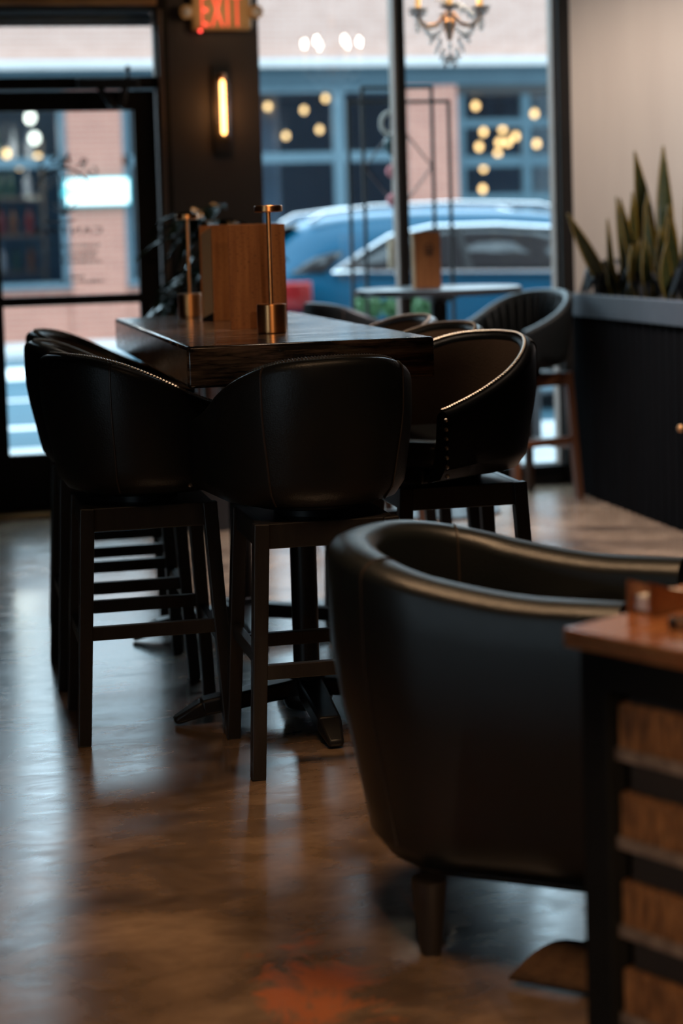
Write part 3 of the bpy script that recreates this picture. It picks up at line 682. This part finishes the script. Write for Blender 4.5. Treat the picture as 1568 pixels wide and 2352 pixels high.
def make_stool(legmat=None, tufted=False):
    t = thing('bar_stool', 'x', 'bar stool')
    ZB, ZBACK, ZARM = .655, 1.035, .865
    ZT = [(0, 1.037), (.18, 1.033), (.30, 1.020), (.42, .994), (.55, .955), (.68, .915), (.80, .887), (1.0, .852)]
    def zt(u): return sum(lerp_tab(ZT, abs(u)+d_) for d_ in (-.05, 0, .05))/3
    path = horseshoe(.265, .262, .26, 72)
    rows = shell(path, zt, ZB, .045, (.018, .048), .72, rb=.045)
    nr = len(rows[0])
    b = MB(); V = b.grid(rows); b.bm.faces.new(V[0]); b.bm.faces.new(V[-1][::-1])
    bk = b.build('backrest', LEATHER, t, angle=50)
    bk.data.materials.append(LEATHER_IN)
    for i, p in enumerate(bk.data.polygons):
        if i < (len(rows)-1)*(nr-1) and (i % (nr-1)) >= 16: p.material_index = 1
    # seams on the outer face
    for u in (-.30, .30):
        i = round((u+1)/2*72); r_ = rows[i]; nx, ny = path[i][2], path[i][3]
        b = MB(); b.tube([(p[0]+nx*.0005, p[1]+ny*.0005, p[2]) for p in r_[1:12]], .0028, 6); b.build('piping', PIPING, bk)
    # nailheads along the rim and down the arm fronts
    b = MB()
    pts = []
    for i in range(0, len(rows)-1):
        for f_ in (0, .5):
            A, B = Vector(rows[i][13]), Vector(rows[i+1][13]); pts.append(A.lerp(B, f_)+Vector((0, 0, .002)))
    for e in (0, -1):
        for z in (.68, .705, .73, .755, .78, .805, .83): p = Vector(rows[e][9]); pts.append((p.x+.002, p.y*.97, z))
    nail_line(b, pts, .0072); nl = b.build('nailhead_trim', NAIL, bk)
    # underside and seat cushion
    und = [(x-nx*.105, y-ny*.105) for x, y, nx, ny, _ in path[::3]]
    b = MB(); b.prism(und, 'z', .650, .70); b.build('seat_base', LEATHER, t, bevel=.006)
    cu = [(x-nx*.050, y-ny*.050) for x, y, nx, ny, _ in path[::3]]
    cu = [(.27, -.17)]+cu+[(.27, .17), (.297, .09), (.297, -.09)]
    b = MB(); b.prism(cu, 'z', .695, .765); b.build('seat', LEATHER, t, bevel=.028, seg=4)
    b = MB(); b.lathe([(.10, .625), (.10, .652)], n=24); b.build('swivel_plate', BLACKMETAL, t)
    lm = legmat or DARKWOOD
    # underframe (stays square while the shell turns on its swivel)
    A, Bf = .163, .196
    b = MB()
    for s_ in (-1, 1):
        b.box((-A-.01, s_*A-.011, .565), (A+.01, s_*A+.011, .628)); b.box((s_*A-.011, -A-.01, .565), (s_*A+.011, A+.01, .628))
    b.box((-A, -A, .60), (A, A, .627)); ap = b.build('seat_frame', lm, t, bevel=.003, smooth=False)
    for sx in (-1, 1):
        for sy_ in (-1, 1):
            b = MB(); b.bar((sx*A, sy_*A, .628), (sx*Bf, sy_*Bf, 0), .039, .035); b.build('leg', lm, t, bevel=.003, smooth=False)
    for k in range(4):
        z = .295 if k % 2 else .262
        f_ = 1-z/.628; q = A+(Bf-A)*f_
        a = (q, -q) if k == 0 else (q, q) if k == 1 else (-q, q) if k == 2 else (-q, -q)
        c_ = (q, q) if k == 0 else (-q, q) if k == 1 else (-q, -q) if k == 2 else (q, -q)
        b = MB(); b.bar((*a, z), (*c_, z), .022, d0=.036, upv=(0, 0, 1)); b.build('stretcher', lm, t, bevel=.002, smooth=False)
    if tufted:
        # vertical channel tufts on the inner face
        bk.data.materials[1] = LEATHER
        b = MB()
        for i in range(14, 60, 3):
            x, y, nx, ny, u_ = path[i]; top_ = zt(u_)-.03
            b.tube([(x-nx*(.052+.03*(1-h)), y-ny*(.052+.03*(1-h)), .765+(top_-.765)*h) for h in (0, .25, .5, .75, 1)], .012, 8, radii=[.012, .016, .017, .016, .010])
        b.build('channel_tufts', LEATHER, bk)
        nl_ = nl; bpy.data.objects.remove(nl_)
    return t
FRAME_PARTS = ('leg', 'stretcher', 'seat_frame', 'swivel_plate')
def place_stool(t, x, y, face, frame, label, group='bar stools around the long table'):
    """face: way the shell looks; frame: way the legs stand (the stool swivels)"""
    t.location = (x, y, 0); t.rotation_euler = (0, 0, face); t['label'] = label; t['group'] = group
    for ch in t.children:
        if ch.name.split('.')[0] in FRAME_PARTS:
            ch.rotation_euler = (0, 0, frame-face)
proto = make_stool()
SP = [(.910, 4.56, R(97), R(90), 'dark leather bar stool at the near end of the long table, back to us'),
      (.520, 5.000, R(24), R(0), 'left-hand bar stool nearest us, seen from outside its curved back'),
      (.510, 5.640, R(-6), R(0), 'second left-hand bar stool, nailhead rim peeking over the nearest one'),
      (.545, 6.280, R(-14), R(0), 'farthest left-hand bar stool, next to the plant'),
      (1.395, 5.020, R(180+31), R(180), 'right-hand bar stool nearest us, open arms and nailhead rim showing'),
      (1.445, 5.680, R(180+18), R(180), 'second right-hand bar stool, its rim just above the nearest one'),
      (1.470, 6.330, R(180+10), R(180), 'farthest right-hand bar stool, only its rim over the table corner')]
for i, (x, y, fa, fr, lb) in enumerate(SP):
    o = proto if i == 0 else copy_tree(proto)
    place_stool(o, x, y, fa, fr, lb)

# ------------------------------------------------------------ long bar table
TX, TY, TW, TL, TH, TT = .622, 4.713, .665, 1.974, 1.052, .1095
t = thing('bar_table', 'long dark worn wooden bar-height table with thick top', 'table', (TX+TW/2, TY+TL/2, 0))
b = MB(); b.box((-TW/2, -TL/2, TH-TT), (TW/2, TL/2, TH)); b.build('tabletop', TABLEWOOD, t, bevel=.010, seg=3)
for y in (4.935-TY-TL/2, 6.03-TY-TL/2):
    b = MB(); b.lathe([(.037, .07), (.037, TH-TT-.02), (.12, TH-TT-.02), (.12, TH-TT)], cy_=y, n=24)
    pc = b.build('pedestal', BLACKMETAL, t)
    b = MB()
    for a in (0, PI/2, PI, 3*PI/2):
        dx, dy = math.cos(a), math.sin(a)
        b.bar((dx*.02, y+dy*.02, .085), (dx*.30, y+dy*.30, .045), .075, .062, .05, .045, upv=(0, 0, 1))
        b.bar((dx*.29, y+dy*.29, .046), (dx*.375, y+dy*.375, .012), .064, .040, .045, .02, upv=(0, 0, 1))
    b.lathe([(.06, .02), (.075, .06), (.05, .11), (.038, .13)], cy_=y, n=24)
    b.build('cross_foot', BLACKMETAL, pc, bevel=.008)

# brass rechargeable table lamps
def lamp():
    t = thing('table_lamp', 'x', 'table lamp', (0, 0, 0), 0, 'brass table lamps on the long table')
    b = MB(); b.lathe([(.040, 0), (.0425, .003), (.0425, .082), (.041, .0845), (.012, .0845)], n=40); b.build('base', BRASS, t, angle=25)
    b = MB(); b.lathe([(.0065, .084), (.0065, .352)], n=16); b.build('stem', BRASS, t)
    b = MB(); b.lathe([(.038, .350), (.041, .352), (.041, .367), (.039, .369)], n=40); b.build('lamp_head', BRASS, t, angle=25)
    return t
l1 = lamp(); l1.location = (.939, 5.222, TH); l1['label'] = 'brass table lamp nearest us, in front of the wooden menus'
l2 = copy_tree(l1); l2.location = (.881, 6.552, TH); l2['label'] = 'brass table lamp farther back, left of the wooden menus'
l2.rotation_euler = (0, 0, .4)
# wooden menus
def menu(name, label, x, y, rz, w, h, d_, group='wooden menus on the long table', tilt=0):
    t = thing(name, label, 'menu', (x, y, TH), rz, group)
    t.rotation_euler = (tilt, 0, rz)
    b = MB(); b.box((0, 0, 0), (w, .004, h)); b.build('front_cover', VENEER, t, bevel=.001, smooth=False)
    if d_ > .01:
        b = MB(); b.box((0, d_-.004, 0), (w, d_, h)); b.build('back_cover', VENEER, t, bevel=.001, smooth=False)
        b = MB(); b.prism([(.008, .03), (d_-.008, .008), (d_-.008, h-.03), (.008, h-.006)], 'x', .004, w-.004); b.build('pages', PAPER_TAN, t, smooth=False)
        b = MB(); b.prism([(.004, .0), (d_-.004, .0), (d_-.004, .007), (.008, .029)], 'x', .001, w-.002); b.build('clip', BLACKMETAL, t, smooth=False)
    return t
menu('menu_board', 'single wooden menu board leaning in front, partly behind the near brass lamp', .863, 5.50, R(4), .178, .318, .005, tilt=R(0))
menu('menu_book', 'thick wooden menu book with tan page edges standing behind the board', .905, 6.13, R(14), .22, .325, .11)

# ------------------------------------------------------------ tub chair in the foreground
def tub_chair():
    t = thing('tub_chair', 'dark leather tub chair in the foreground by the near table', 'armchair', (.968, 3.325, 0), R(-36))
    ZB, ZBACK, ZARM = .135, .778, .705
    def zt(u): return ZBACK-(ZBACK-ZARM)*sm((abs(u)-.12)/.72)
    path = horseshoe(.275, .272, .358, 84)
    rows = shell(path, zt, ZB, .098, .075, .36, rb=.06, rim=.34)
    b = MB(); V = b.grid(rows); b.bm.faces.new(V[0]); b.bm.faces.new(V[-1][::-1])
    bk = b.build('shell', TUBLEATHER, t, angle=60)
    for u in (-.37, .37):
        i = round((u+1)/2*84); r_ = rows[i]; nx, ny = path[i][2], path[i][3]
        b = MB(); b.tube([(p[0], p[1], p[2]+.0008) for p in r_[2:]], .0024, 6); b.build('seam', PIPING, bk)
    und = [(x-nx*.13, y-ny*.13) for x, y, nx, ny, _ in path[::3]]
    b = MB(); b.prism(und, 'z', .128, .30); b.build('base', TUBLEATHER, t, bevel=.012)
    cu = [(x-nx*.09, y-ny*.09) for x, y, nx, ny, _ in path[::3]]; cu = [(.39, -.175)]+cu+[(.39, .175)]
    b = MB(); b.prism(cu, 'z', .29, .43); b.build('seat_cushion', TUBLEATHER, t, bevel=.04, seg=4)
    for x, y in ((-.03, -.185), (-.15, .135), (.325, -.185), (.31, .19)):
        b = MB(); b.lathe([(.019, 0), (.021, .004), (.034, .14)], x, y, n=20); b.build('leg', DARKWOOD, t)
tub_chair()

# ------------------------------------------------------------ near table, on the right edge
MATTEBLACK = mat('matte_black_leg_paint', (.004, .0045, .005), .8, spec=.15, col2=(.006, .0065, .007), nscale=12)
WOODOR = worn_wood('orange_brown_table_wood', (.30, .115, .045), (.42, .18, .07), .16)
WOODOR.node_tree.nodes['Principled BSDF'].inputs['IOR'].default_value = 2.3
ba, aa = R(28.5), R(-61.5)
t = thing('dining_table', 'orange-brown wooden dining table with patterned block base at right edge', 'table', (.863, 2.495, 0), ba)
b = MB(); b.box((0, -.75, .722), (.95, 0, .75)); b.build('tabletop', WOODOR, t, bevel=.003)
b = MB(); b.box((.016, -.068, 0), (.068, -.016, .722)); b.box((.006, -.72, 0), (.056, -.67, .722)); b.box((.012, -.67, .665), (.060, -.068, .722)); b.build('leg_frame', MATTEBLACK, t, bevel=.004)
RAW = mat('rough_sawn_amber_wood', (.055, .022, .008), .7, col2=(.34, .155, .055), nscale=2.2, stretch=(38, 38, 7), bump=.5, bscale=3)
RAWP = mat('greyed_worn_wood', (.10, .07, .055), .8, col2=(.26, .20, .165), nscale=4, stretch=(10, 10, 6))
CHAR = mat('charred_dark_wood', (.012, .010, .009), .7, col2=(.020, .015, .012), nscale=6)
cr = MB(); cr.box((.045, -.58, 0), (.62, -.085, .66)); core = cr.build('core', CHAR, t, smooth=False)
for k in range(5):
    z0 = -.01+k*.131
    b = MB(); b.prism([(.034, z0+.062), (.10, z0+.055), (.18, z0+.095), (.62, z0+.105), (.62, z0+.132), (.034, z0+.132)], 'y', -.60, -.07)
    blk = b.build('carved_block', RAW, core, bevel=.006, smooth=False)
    b = MB(); b.prism([(.032, z0+.048), (.09, z0+.036), (.115, z0+.05), (.18, z0+.094), (.10, z0+.058), (.032, z0+.066)], 'y', -.605, -.066); b.build('worn_lip', RAWP, core, smooth=False)
# caddy and folded glasses on that table
t = thing('table_caddy', 'small wooden caddy with white napkins on the dining table edge', 'caddy', (.989, 2.563, .75), ba)
CADW = veneer('caddy_wood', (.26, .095, .03), (.42, .18, .07), (.12, .045, .015))
b = MB(); b.prism([(0, 0), (.098, 0), (.098, .022), (.092, .022), (0, .050)], 'y', -.006, 0); b.build('side_panel', CADW, t, smooth=False)
b = MB(); b.prism([(0, 0), (.098, 0), (.098, .022), (.092, .022), (0, .050)], 'y', -.046, -.040); b.build('side_panel', CADW, t, smooth=False)
b = MB(); b.box((.092, -.046, 0), (.25, .0, .022)); b.build('tray', CADW, t, smooth=False)
NAP = mat('white_paper_napkin', (.80, .78, .75), .8, col2=(.85, .83, .8), nscale=20)
b = MB(); b.box((.01, -.036, .004), (.09, -.008, .026)); b.build('napkin', NAP, t, smooth=False)
t = thing('folded_glasses', 'black folded spectacles with silver hinge on the dining table', 'glasses', (1.000, 2.432, .75), R(-20))
BLKP = mat('black_acetate', (.008, .008, .009), .2, col2=(.011, .011, .012), nscale=20)
b = MB(); b.box((0, 0, 0), (.14, .012, .018)); b.build('frame', BLKP, t, bevel=.004)
b = MB(); b.box((.004, .016, .0), (.13, .024, .012)); b.build('temple', BLKP, t, bevel=.003)
b = MB(); b.tube([(.018, -.003, .010), (.018, .002, .010)], .0055, 16); b.build('hinge', NAIL, t)

# floor mat corner under the chair
MATM = mat('brown_coir', (.085, .042, .018), .95, col2=(.14, .075, .033), nscale=60, bump=.6, bscale=180)
b = MB(); rows = []
pa, pb, pc_, pd = Vector((.93, 3.015, .004)), Vector((1.06, 2.90, .004)), Vector((1.10, 3.07, .03)), Vector((1.42, 2.95, .006))
for i in range(9):
    v = i/8; A = pa.lerp(pb, v); B = pc_.lerp(pd, v)
    rows.append([tuple(A.lerp(B, k/10)+Vector((0, 0, .028*math.sin(PI*min(1, k/10*1.1))*(1-v)+.004))) for k in range(11)])
b.grid(rows); o = b.build('floor_mat', MATM); tag(o, 'curled corner of a brown coarse mat on the floor beneath the tub chair', 'mat')
q = o.modifiers.new('thick', 'SOLIDIFY'); q.thickness = .008

# ------------------------------------------------------------ round high table by the window with its stools
RX, RY = 2.305, 8.35
t = thing('round_table', 'black round bar-height pedestal table beside the shop window', 'table', (RX, RY, 0))
b = MB(); b.lathe([(.37, 1.038), (.392, 1.042), (.395, 1.055), (.39, 1.068), (.38, 1.072)], n=64); b.build('tabletop', mat('black_laminate', (.020, .021, .023), .28, col2=(.026, .027, .029), nscale=10), t, angle=40)
b = MB(); b.lathe([(.26, 0), (.27, .012), (.05, .045), (.040, .06), (.040, 1.0), (.12, 1.035), (.12, 1.04)], n=32); b.build('pedestal', BLACKMETAL, t)
t = thing('menu_board', 'upright brown wooden menu standing on the round window table', 'menu', (2.185, 8.31, 1.072))
b = MB(); b.box((.0, 0, 0), (.125, .012, .262)); b.build('cover', VENEER, t, smooth=False)
b = MB(); b.box((-.008, .002, 0), (0, .04, .262)); b.build('page_edge', PAPER_TAN, t, smooth=False)
INKM = mat('dark_brown_ink', (.03, .014, .008), .7, col2=(.04, .02, .01), nscale=30)
b = MB()
b.tube([(.068+.02*math.cos(a), -.001, .185+.02*math.sin(a)) for a in [PI*k/12 for k in range(13)]], .003, 6)
for z in (.178, .165, .152): b.box((.048, -.002, z), (.088, 0, z+.007))
b.build('printed_emblem', INKM, t)
tproto = make_stool(BROWNLEG, True)
place_stool(tproto, 2.79, 8.62, R(212), R(200), 'channel-tufted dark stool with brown legs right of the round table', 'bar stools at the round window table')
o = copy_tree(tproto)
place_stool(o, 1.87, 8.10, R(15), R(10), 'dark curved-back stool left of the round table, half behind the long table', 'bar stools at the round window table')

# ------------------------------------------------------------ planter box
PX, PY = 3.097, 8.756
t = thing('planter', 'long dark slatted planter divider with grey stone-like top rim', 'planter', (PX, PY, 0))
SLAT = mat('black_stained_slats', (.006, .0065, .007), 1, spec=0, col2=(.008, .008, .0085), nscale=5, stretch=(10, 10, 1))
RIM = mat('grey_blue_metal_rim', (.035, .040, .050), .5, col2=(.05, .056, .066), nscale=6)
b = MB(); b.box((.03, -4.2, 0), (.60, -.02, .90)); b.build('body', SLAT, t, smooth=False)
b = MB()
for k in range(46): y = -.02-k*.09; b.box((.012, y-.07, .0), (.03, y, .896))
b.box((.03, -.02, 0), (.6, -.004, .896))
b.build('slat_panel', SLAT, t, bevel=.003, smooth=False)
b = MB(); b.box((0, -4.25, .896), (.05, 0, 1.005)); b.box((.58, -4.25, .896), (.63, 0, 1.005)); b.box((.05, -.05, .896), (.58, 0, 1.005)); b.box((.05, -4.25, .896), (.58, -4.2, 1.005))
b.build('rim', RIM, t, bevel=.004, smooth=False)
SOIL = mat('dark_soil', (.02, .014, .01), .95, col2=(.035, .025, .018), nscale=30, bump=.6, bscale=50)
b = MB(); b.box((.05, -4.2, .90), (.58, -.05, .975)); b.build('soil', SOIL, t, smooth=False)
b = MB(); b.ball((-.012, -1.43, .46), .016, 2); b.build('knob', BRASS, t)
# snake plants
SNAKE = mat('dark_snake_plant_leaf', (.018, .030, .012), .42, col2=(.055, .060, .016), nscale=16, stretch=(1, 1, 5))
SNAKEY = mat('yellow_leaf_margin', (.22, .145, .02), .45, col2=(.28, .19, .035), nscale=10)
def sword(base, tip, w, bend=.0, wpk=.45, twist=.0, thick=.006):
    b = MB(); by_ = MB(); base, tip = Vector(base), Vector(tip); ax = tip-base; L = ax.length; a = ax.normalized()
    side_ = Vector((math.cos(twist), math.sin(twist), 0)); side_ = (side_-a*side_.dot(a)).normalized(); nr_ = a.cross(side_)
    rows = []; n_ = 14; edge = [[], []]
    for i in range(n_+1):
        h = i/n_; p = base+ax*h+side_*bend*math.sin(PI*h)*.5
        ww = w*(.55+.45*sm(h/wpk)) if h < wpk else w*max(.02, 1-((h-wpk)/(1-wpk))**1.8)
        ww *= .5
        rows.append([p-side_*ww, p-side_*ww*.5+nr_*ww*.30, p+nr_*ww*.15, p+side_*ww*.5+nr_*ww*.30, p+side_*ww, p+side_*ww*.5+nr_*(ww*.30-thick), p+nr_*(ww*.15-thick), p-side_*ww*.5+nr_*(ww*.30-thick)])
        edge[0].append(p-side_*ww); edge[1].append(p+side_*ww)
    V = b.grid(rows, True); b.bm.faces.new(V[0][::-1]); b.bm.faces.new(V[-1])
    for e in edge: by_.tube(e, .0045, 5)
    return b, by_
SX = lambda px: 3.23+(px-1430)*(3.54-3.23)/138.0     # tip spread along the planter
SZ = lambda py: 1.081+(640-py)*.00208
def zsn(px, py): return SX(px)+(640-py)*-.00006, SZ(py)-(px-1430)*.00005
plants = [
 ('snake plant with one long leaf leaning left over the planter end', [((1328,488),(1425,650),22,.0,8.45), ((1413,500),(1420,650),9,.0,8.42), ((1405,600),(1425,680),16,0,8.40), ((1440,590),(1432,680),16,0,8.38)]),
 ('short pale green snake plant beside the leaning leaf in the planter', [((1452,440),(1434,660),16,.02,8.30), ((1415,455),(1472,660),16,-.03,8.25), ((1420,450),(1440,660),14,0,8.33), ((1432,560),(1440,670),26,0,8.22), ((1448,552),(1445,670),26,0,8.2)]),
 ('tall dark snake plant with a single high leaf in mid planter', [((1470,345),(1498,660),28,.02,8.35), ((1461,468),(1476,660),24,0,8.20), ((1500,470),(1497,660),24,.01,8.12), ((1477,520),(1490,660),22,-.03,8.10), ((1450,545),(1456,660),20,0,8.16), ((1487,500),(1486,660),22,.02,8.05), ((1468,560),(1470,660),22,-.02,8.0), ((1505,540),(1500,660),20,.02,7.98), ((1482,440),(1480,660),18,0,8.28)]),
 ('tall snake plant with broad high leaf nearest the right edge', [((1517,335),(1520,660),36,-.02,8.25), ((1535,455),(1557,660),18,-.03,8.1), ((1553,460),(1557,660),20,.03,8.05), ((1566,448),(1570,660),22,0,8.15), ((1530,520),(1541,660),24,0,8.0), ((1585,420),(1580,660),26,0,8.1), ((1540,500),(1535,660),20,.02,7.95), ((1522,560),(1526,660),24,0,7.9), ((1560,520),(1562,660),22,-.02,7.9)]),
]
for lb, lv in plants:
    x0, z0 = zsn(*lv[0][1]); t = thing('snake_plant', lb, 'plant', (x0, lv[0][4], .97), 0, 'snake plants in the planter')
    for tp, bs, w, bd, y in lv:
        xa, za = zsn(*bs); xb, zb = zsn(*tp); off = Vector((x0, lv[0][4], .97))
        xa = max(xa, 3.19)
        b, by_ = sword(Vector((xa, y, .965))-off, Vector((xb, y, zb))-off, w*.0030, bd*1.0, twist=random.uniform(-.4, .4))
        lf = b.build('leaf', SNAKE, t); by_.build('leaf_margin', SNAKEY, lf)
# dark curly ground plants
CURL = mat('blackish_curly_leaf', (.006, .007, .009), .5, spec=.3, col2=(.010, .012, .016), nscale=10)
for i, (x, y, lb) in enumerate(((3.19, 8.52, 'dark curly-leaved plant at the far end of the planter'), (3.30, 8.25, 'dark curly-leaved plant under the leaning snake plant leaf'), (3.42, 7.95, 'dark curly-leaved plant in front of the tall snake plants'), (3.52, 7.65, 'dark curly-leaved plant at right edge of the frame'))):
    t = thing('curly_plant', lb, 'plant', (x, y, .975), 0, 'dark curly plants in the planter')
    b = MB()
    for k in range(64):
        a = random.uniform(0, 2*PI); L = random.uniform(.07, .15); wv = random.uniform(.015, .028); rows = []
        if x < 3.2 and math.cos(a) < -.3: L *= .8
        h0 = random.uniform(.09, .19)
        for j in range(8):
            f_ = j/7; r_ = L*f_; z = h0*math.sin(PI*min(1, f_*.95))+.012*math.sin(f_*9+k)+.008
            sx_ = wv*math.sin(PI*(.12+.86*f_)); cx_, cy_ = r_*math.cos(a), r_*math.sin(a)
            rows.append([(cx_-math.sin(a)*sx_, cy_+math.cos(a)*sx_, z+.006*math.sin(j*2.3)), (cx_, cy_, z-.004), (cx_+math.sin(a)*sx_, cy_-math.cos(a)*sx_, z-.006*math.sin(j*2.3))])
        b.grid(rows)
    b.build('foliage', CURL, t)

# ------------------------------------------------------------ big dark potted plant by the pillar
DRACA = mat('dark_glossy_leaf', (.010, .020, .010), .22, col2=(.020, .034, .014), nscale=6, spec=.45)
t = thing('corn_plant', 'large dark glossy-leaved potted plant in front of the pillar', 'plant', (1.19, 8.35, 0))
b = MB(); b.lathe([(.15, 0), (.19, .36), (.205, .38), (.205, .42), (.18, .42), (.17, .36)], n=28); b.build('pot', BLACKMETAL, t)
b = MB(); b.lathe([(.172, .34), (.172, .38)], n=24); b.build('soil', SOIL, t)
for dx, dy, h in ((.02, 0, 1.40), (.06, .04, 1.20), (-.05, .03, 1.05)):
    b = MB(); b.tube([(dx*.4, dy*.4, .37), (dx*.8, dy, .37+(h-.37)*.5), (dx, dy, h)], .018, 8, radii=[.022, .018, .014]); b.build('cane', BROWNLEG, t)
for hx, hy, h, n_, Lm in ((.02, 0, 1.40, 32, .34), (.06, .04, 1.20, 30, .34), (-.05, .03, 1.05, 30, .34)):
    for k in range(n_):
        a = 2.4*k+random.uniform(-.2, .2); L = Lm*random.uniform(.75, 1.1); el = random.uniform(.3, 1.2); drop = random.uniform(.6, 1.2)
        b = MB(); rows = []
        for j in range(11):
            f_ = j/10; r_ = L*(math.cos(el)*f_+.08*f_); z = L*math.sin(el)*f_-drop*L*f_*f_
            ww = .046*math.sin(PI*min(1, .10+.90*f_**.8)) if f_ < .99 else .001
            cx_, cy_ = hx+r_*math.cos(a), hy+r_*math.sin(a); zz = h-.12*(k/n_)+z
            rows.append([(cx_-math.sin(a)*ww, cy_+math.cos(a)*ww, zz+.008), (cx_, cy_, zz-.004), (cx_+math.sin(a)*ww, cy_-math.cos(a)*ww, zz+.008)])
        b.grid(rows); b.build('leaf', DRACA, t)

# ------------------------------------------------------------ wall fittings
t = thing('exit_sign', 'lit EXIT sign with red letters and two lamp heads, high on the pillar', 'sign', (1.417, YW-.01, 2.354))
SIGNB = mat('tan_sign_face', (.42, .26, .11), .5, col2=(.45, .28, .12), nscale=4)
REDL = mat('glowing_red_letters', (1, .16, .10), .5, emit=(1.0, .085, .050), estr=.8)
b = MB(); b.box((-.152, -.055, 0), (.152, 0, .235)); b.build('housing', SIGNB, t, bevel=.022, seg=4)
lettering('lettering', 'EXIT', REDL, t, (-.102, .016, .102, .176), -.057, ext=.003)
b = MB(); b.ball((-.108, -.05, -.004), .008, 2); b.build('indicator_light', mat('red_indicator', (1, .1, .1), .5, emit=(1, .06, .05), estr=3), t)
for sgn in (-1, 1):
    b = MB(); b.tube([(sgn*.150, -.03, .088), (sgn*.170, -.03, .088)], .012, 10); b.tube([(sgn*.172, -.01, .088), (sgn*.172, -.04, .088), (sgn*.172, -.062, .088)], .03, 20, radii=[.018, .034, .034]); lh = b.build('lamp_head', SIGNB, t)
    b = MB(); b.ball((sgn*.172, -.062, .088), .022, 2, (1, .4, 1)); b.build('lens', STONE, lh)
light('exit_glow', 'POINT', (1.41, 8.80, 2.46), 0.7, (1, .6, .3), size=.05)
t = thing('wall_sconce', 'black wall sconce with glowing tube bulb in glass, on the pillar', 'wall lamp', (1.409, YW-.01, 1.753))
b = MB(); b.box((-.046, -.022, 0), (.046, 0, .431)); b.build('backplate', BLACKMETAL, t, bevel=.004)
b = MB(); b.lathe([(.012, .358), (.018, .362), (.018, .385), (.008, .392)], 0, -.055, n=16); b.tube([(0, -.02, .375), (0, -.055, .375)], .007, 8); b.build('socket', mat('copper_socket', (.45, .22, .12), .35, 1, col2=(.5, .26, .15), nscale=10), t)
b = MB(); b.lathe([(.034, .06), (.036, .065), (.036, .345), (.034, .35)], 0, -.055, n=28); b.build('glass_tube', glass_mat('amber_glass', (.93, .80, .68), .06), t)
TUBE = mat('glowing_tube_bulb', (1, .8, .5), .5, emit=(1.0, .50, .17), estr=7)
b = MB(); b.lathe([(.004, .088), (.0125, .098), (.0125, .345), (.006, .357)], 0, -.055, n=20); b.build('bulb', TUBE, t)
light('sconce_glow', 'POINT', (1.409, YW-.16, 1.97), 0.8, (1, .50, .2), size=.05)

# crystal chandelier near the window
CH = thing('chandelier', 'crystal candle chandelier hanging before the right-hand shop window', 'chandelier', (2.262, 7.9, CEIL))
zc = -CEIL
CRYS = mat('clear_crystal', (.97, .98, 1), .22, spec=.8, col2=(.99, .99, 1), nscale=30, trans=.35, ior=1.3)
CANDLE = mat('ivory_candle_sleeve', (.75, .45, .16), .5, col2=(.8, .5, .2), nscale=10, emit=(1, .55, .2), estr=.5)
CBULB = mat('candle_flame_bulb', (1, .9, .75), .4, emit=(1.0, .86, .66), estr=70)
b = MB(); b.lathe([(.008, zc+3.22), (.008, zc+2.62), (.03, zc+2.58), (.012, zc+2.52), (.04, zc+2.46), (.05, zc+2.42), (.02, zc+2.36), (.012, zc+2.30), (.03, zc+2.26), (.01, zc+2.18)][::-1], n=20)
b.lathe([(.06, zc+3.20), (.055, zc+3.25)], n=20); b.build('column', BRASS, CH)
for k in range(6):
    a = R(15+60*k); dx, dy = math.cos(a), math.sin(a); Ra = .158
    b = MB(); b.tube([(dx*r_, dy*r_, zc+z) for r_, z in ((.02, 2.30), (.06, 2.25), (.11, 2.24), (.15, 2.26), (Ra, 2.295))], .006, 8); arm = b.build('arm', BRASS, CH)
    b = MB(); b.lathe([(.008, zc+2.290), (.042, zc+2.306), (.045, zc+2.312), (.008, zc+2.304)], dx*Ra, dy*Ra, n=20); b.build('drip_dish', CRYS, arm)
    b = MB(); b.lathe([(.012, zc+2.305), (.012, zc+2.40)], dx*Ra, dy*Ra, n=12); b.build('candle', CANDLE, arm)
    b = MB(); b.ball((dx*Ra, dy*Ra, zc+2.432), .016, 2, (1, 1, 1.9)); b.build('bulb', CBULB, arm)
    b = MB()       # swags of beads from the arm to the column and to the next arm
    for j in range(13):
        f_ = j/12; r_ = Ra*(1-f_)+.02*f_; b.ball((dx*r_, dy*r_, zc+2.285-.075*math.sin(PI*f_)-.03*f_), .0075, 1)
    a2 = a+R(60)
    for j in range(12):
        f_ = j/11; p = Vector((dx, dy, 0)).lerp(Vector((math.cos(a2), math.sin(a2), 0)), f_)*Ra; b.ball((p.x, p.y, zc+2.285-.06*math.sin(PI*f_)), .0075, 1)
    for j in range(3): b.ball((dx*(Ra+.012), dy*(Ra+.012), zc+2.275-.022*j), .008, 1)
    b.build('crystal_strand', CRYS, CH)
    b = MB()
    for q, (r_, z) in enumerate(((.085, 2.19), (.085, 2.172), (.062, 2.15), (.060, 2.13), (.042, 2.115), (.040, 2.098), (.025, 2.085))):
        aa_ = a+(.5 if q % 2 else 0); b.ball((r_*math.cos(aa_), r_*math.sin(aa_), zc+z), .009, 1, (1, 1, 1.3))
    b.build('crystal_drop', CRYS, CH)
for k in range(34):
    a = 2.4*k; r_ = .03+.10*((k*.37) % 1); b = MB(); b.ball((r_*math.cos(a), r_*math.sin(a), zc+2.27+.22*((k*.618) % 1)), .013, 1, (1, 1, 1.4)); b.build('crystal_drop', CRYS, CH)
b = MB(); b.ball((.0, 0, zc+2.10), .018, 2); b.ball((-.025, 0, zc+2.07), .010, 2); b.ball((.025, .01, zc+2.07), .010, 2); b.build('crystal_ball', CRYS, CH)
light('candle_light', 'POINT', (2.262, 7.9, 2.435), 36, (1, .92, .82), size=.03)
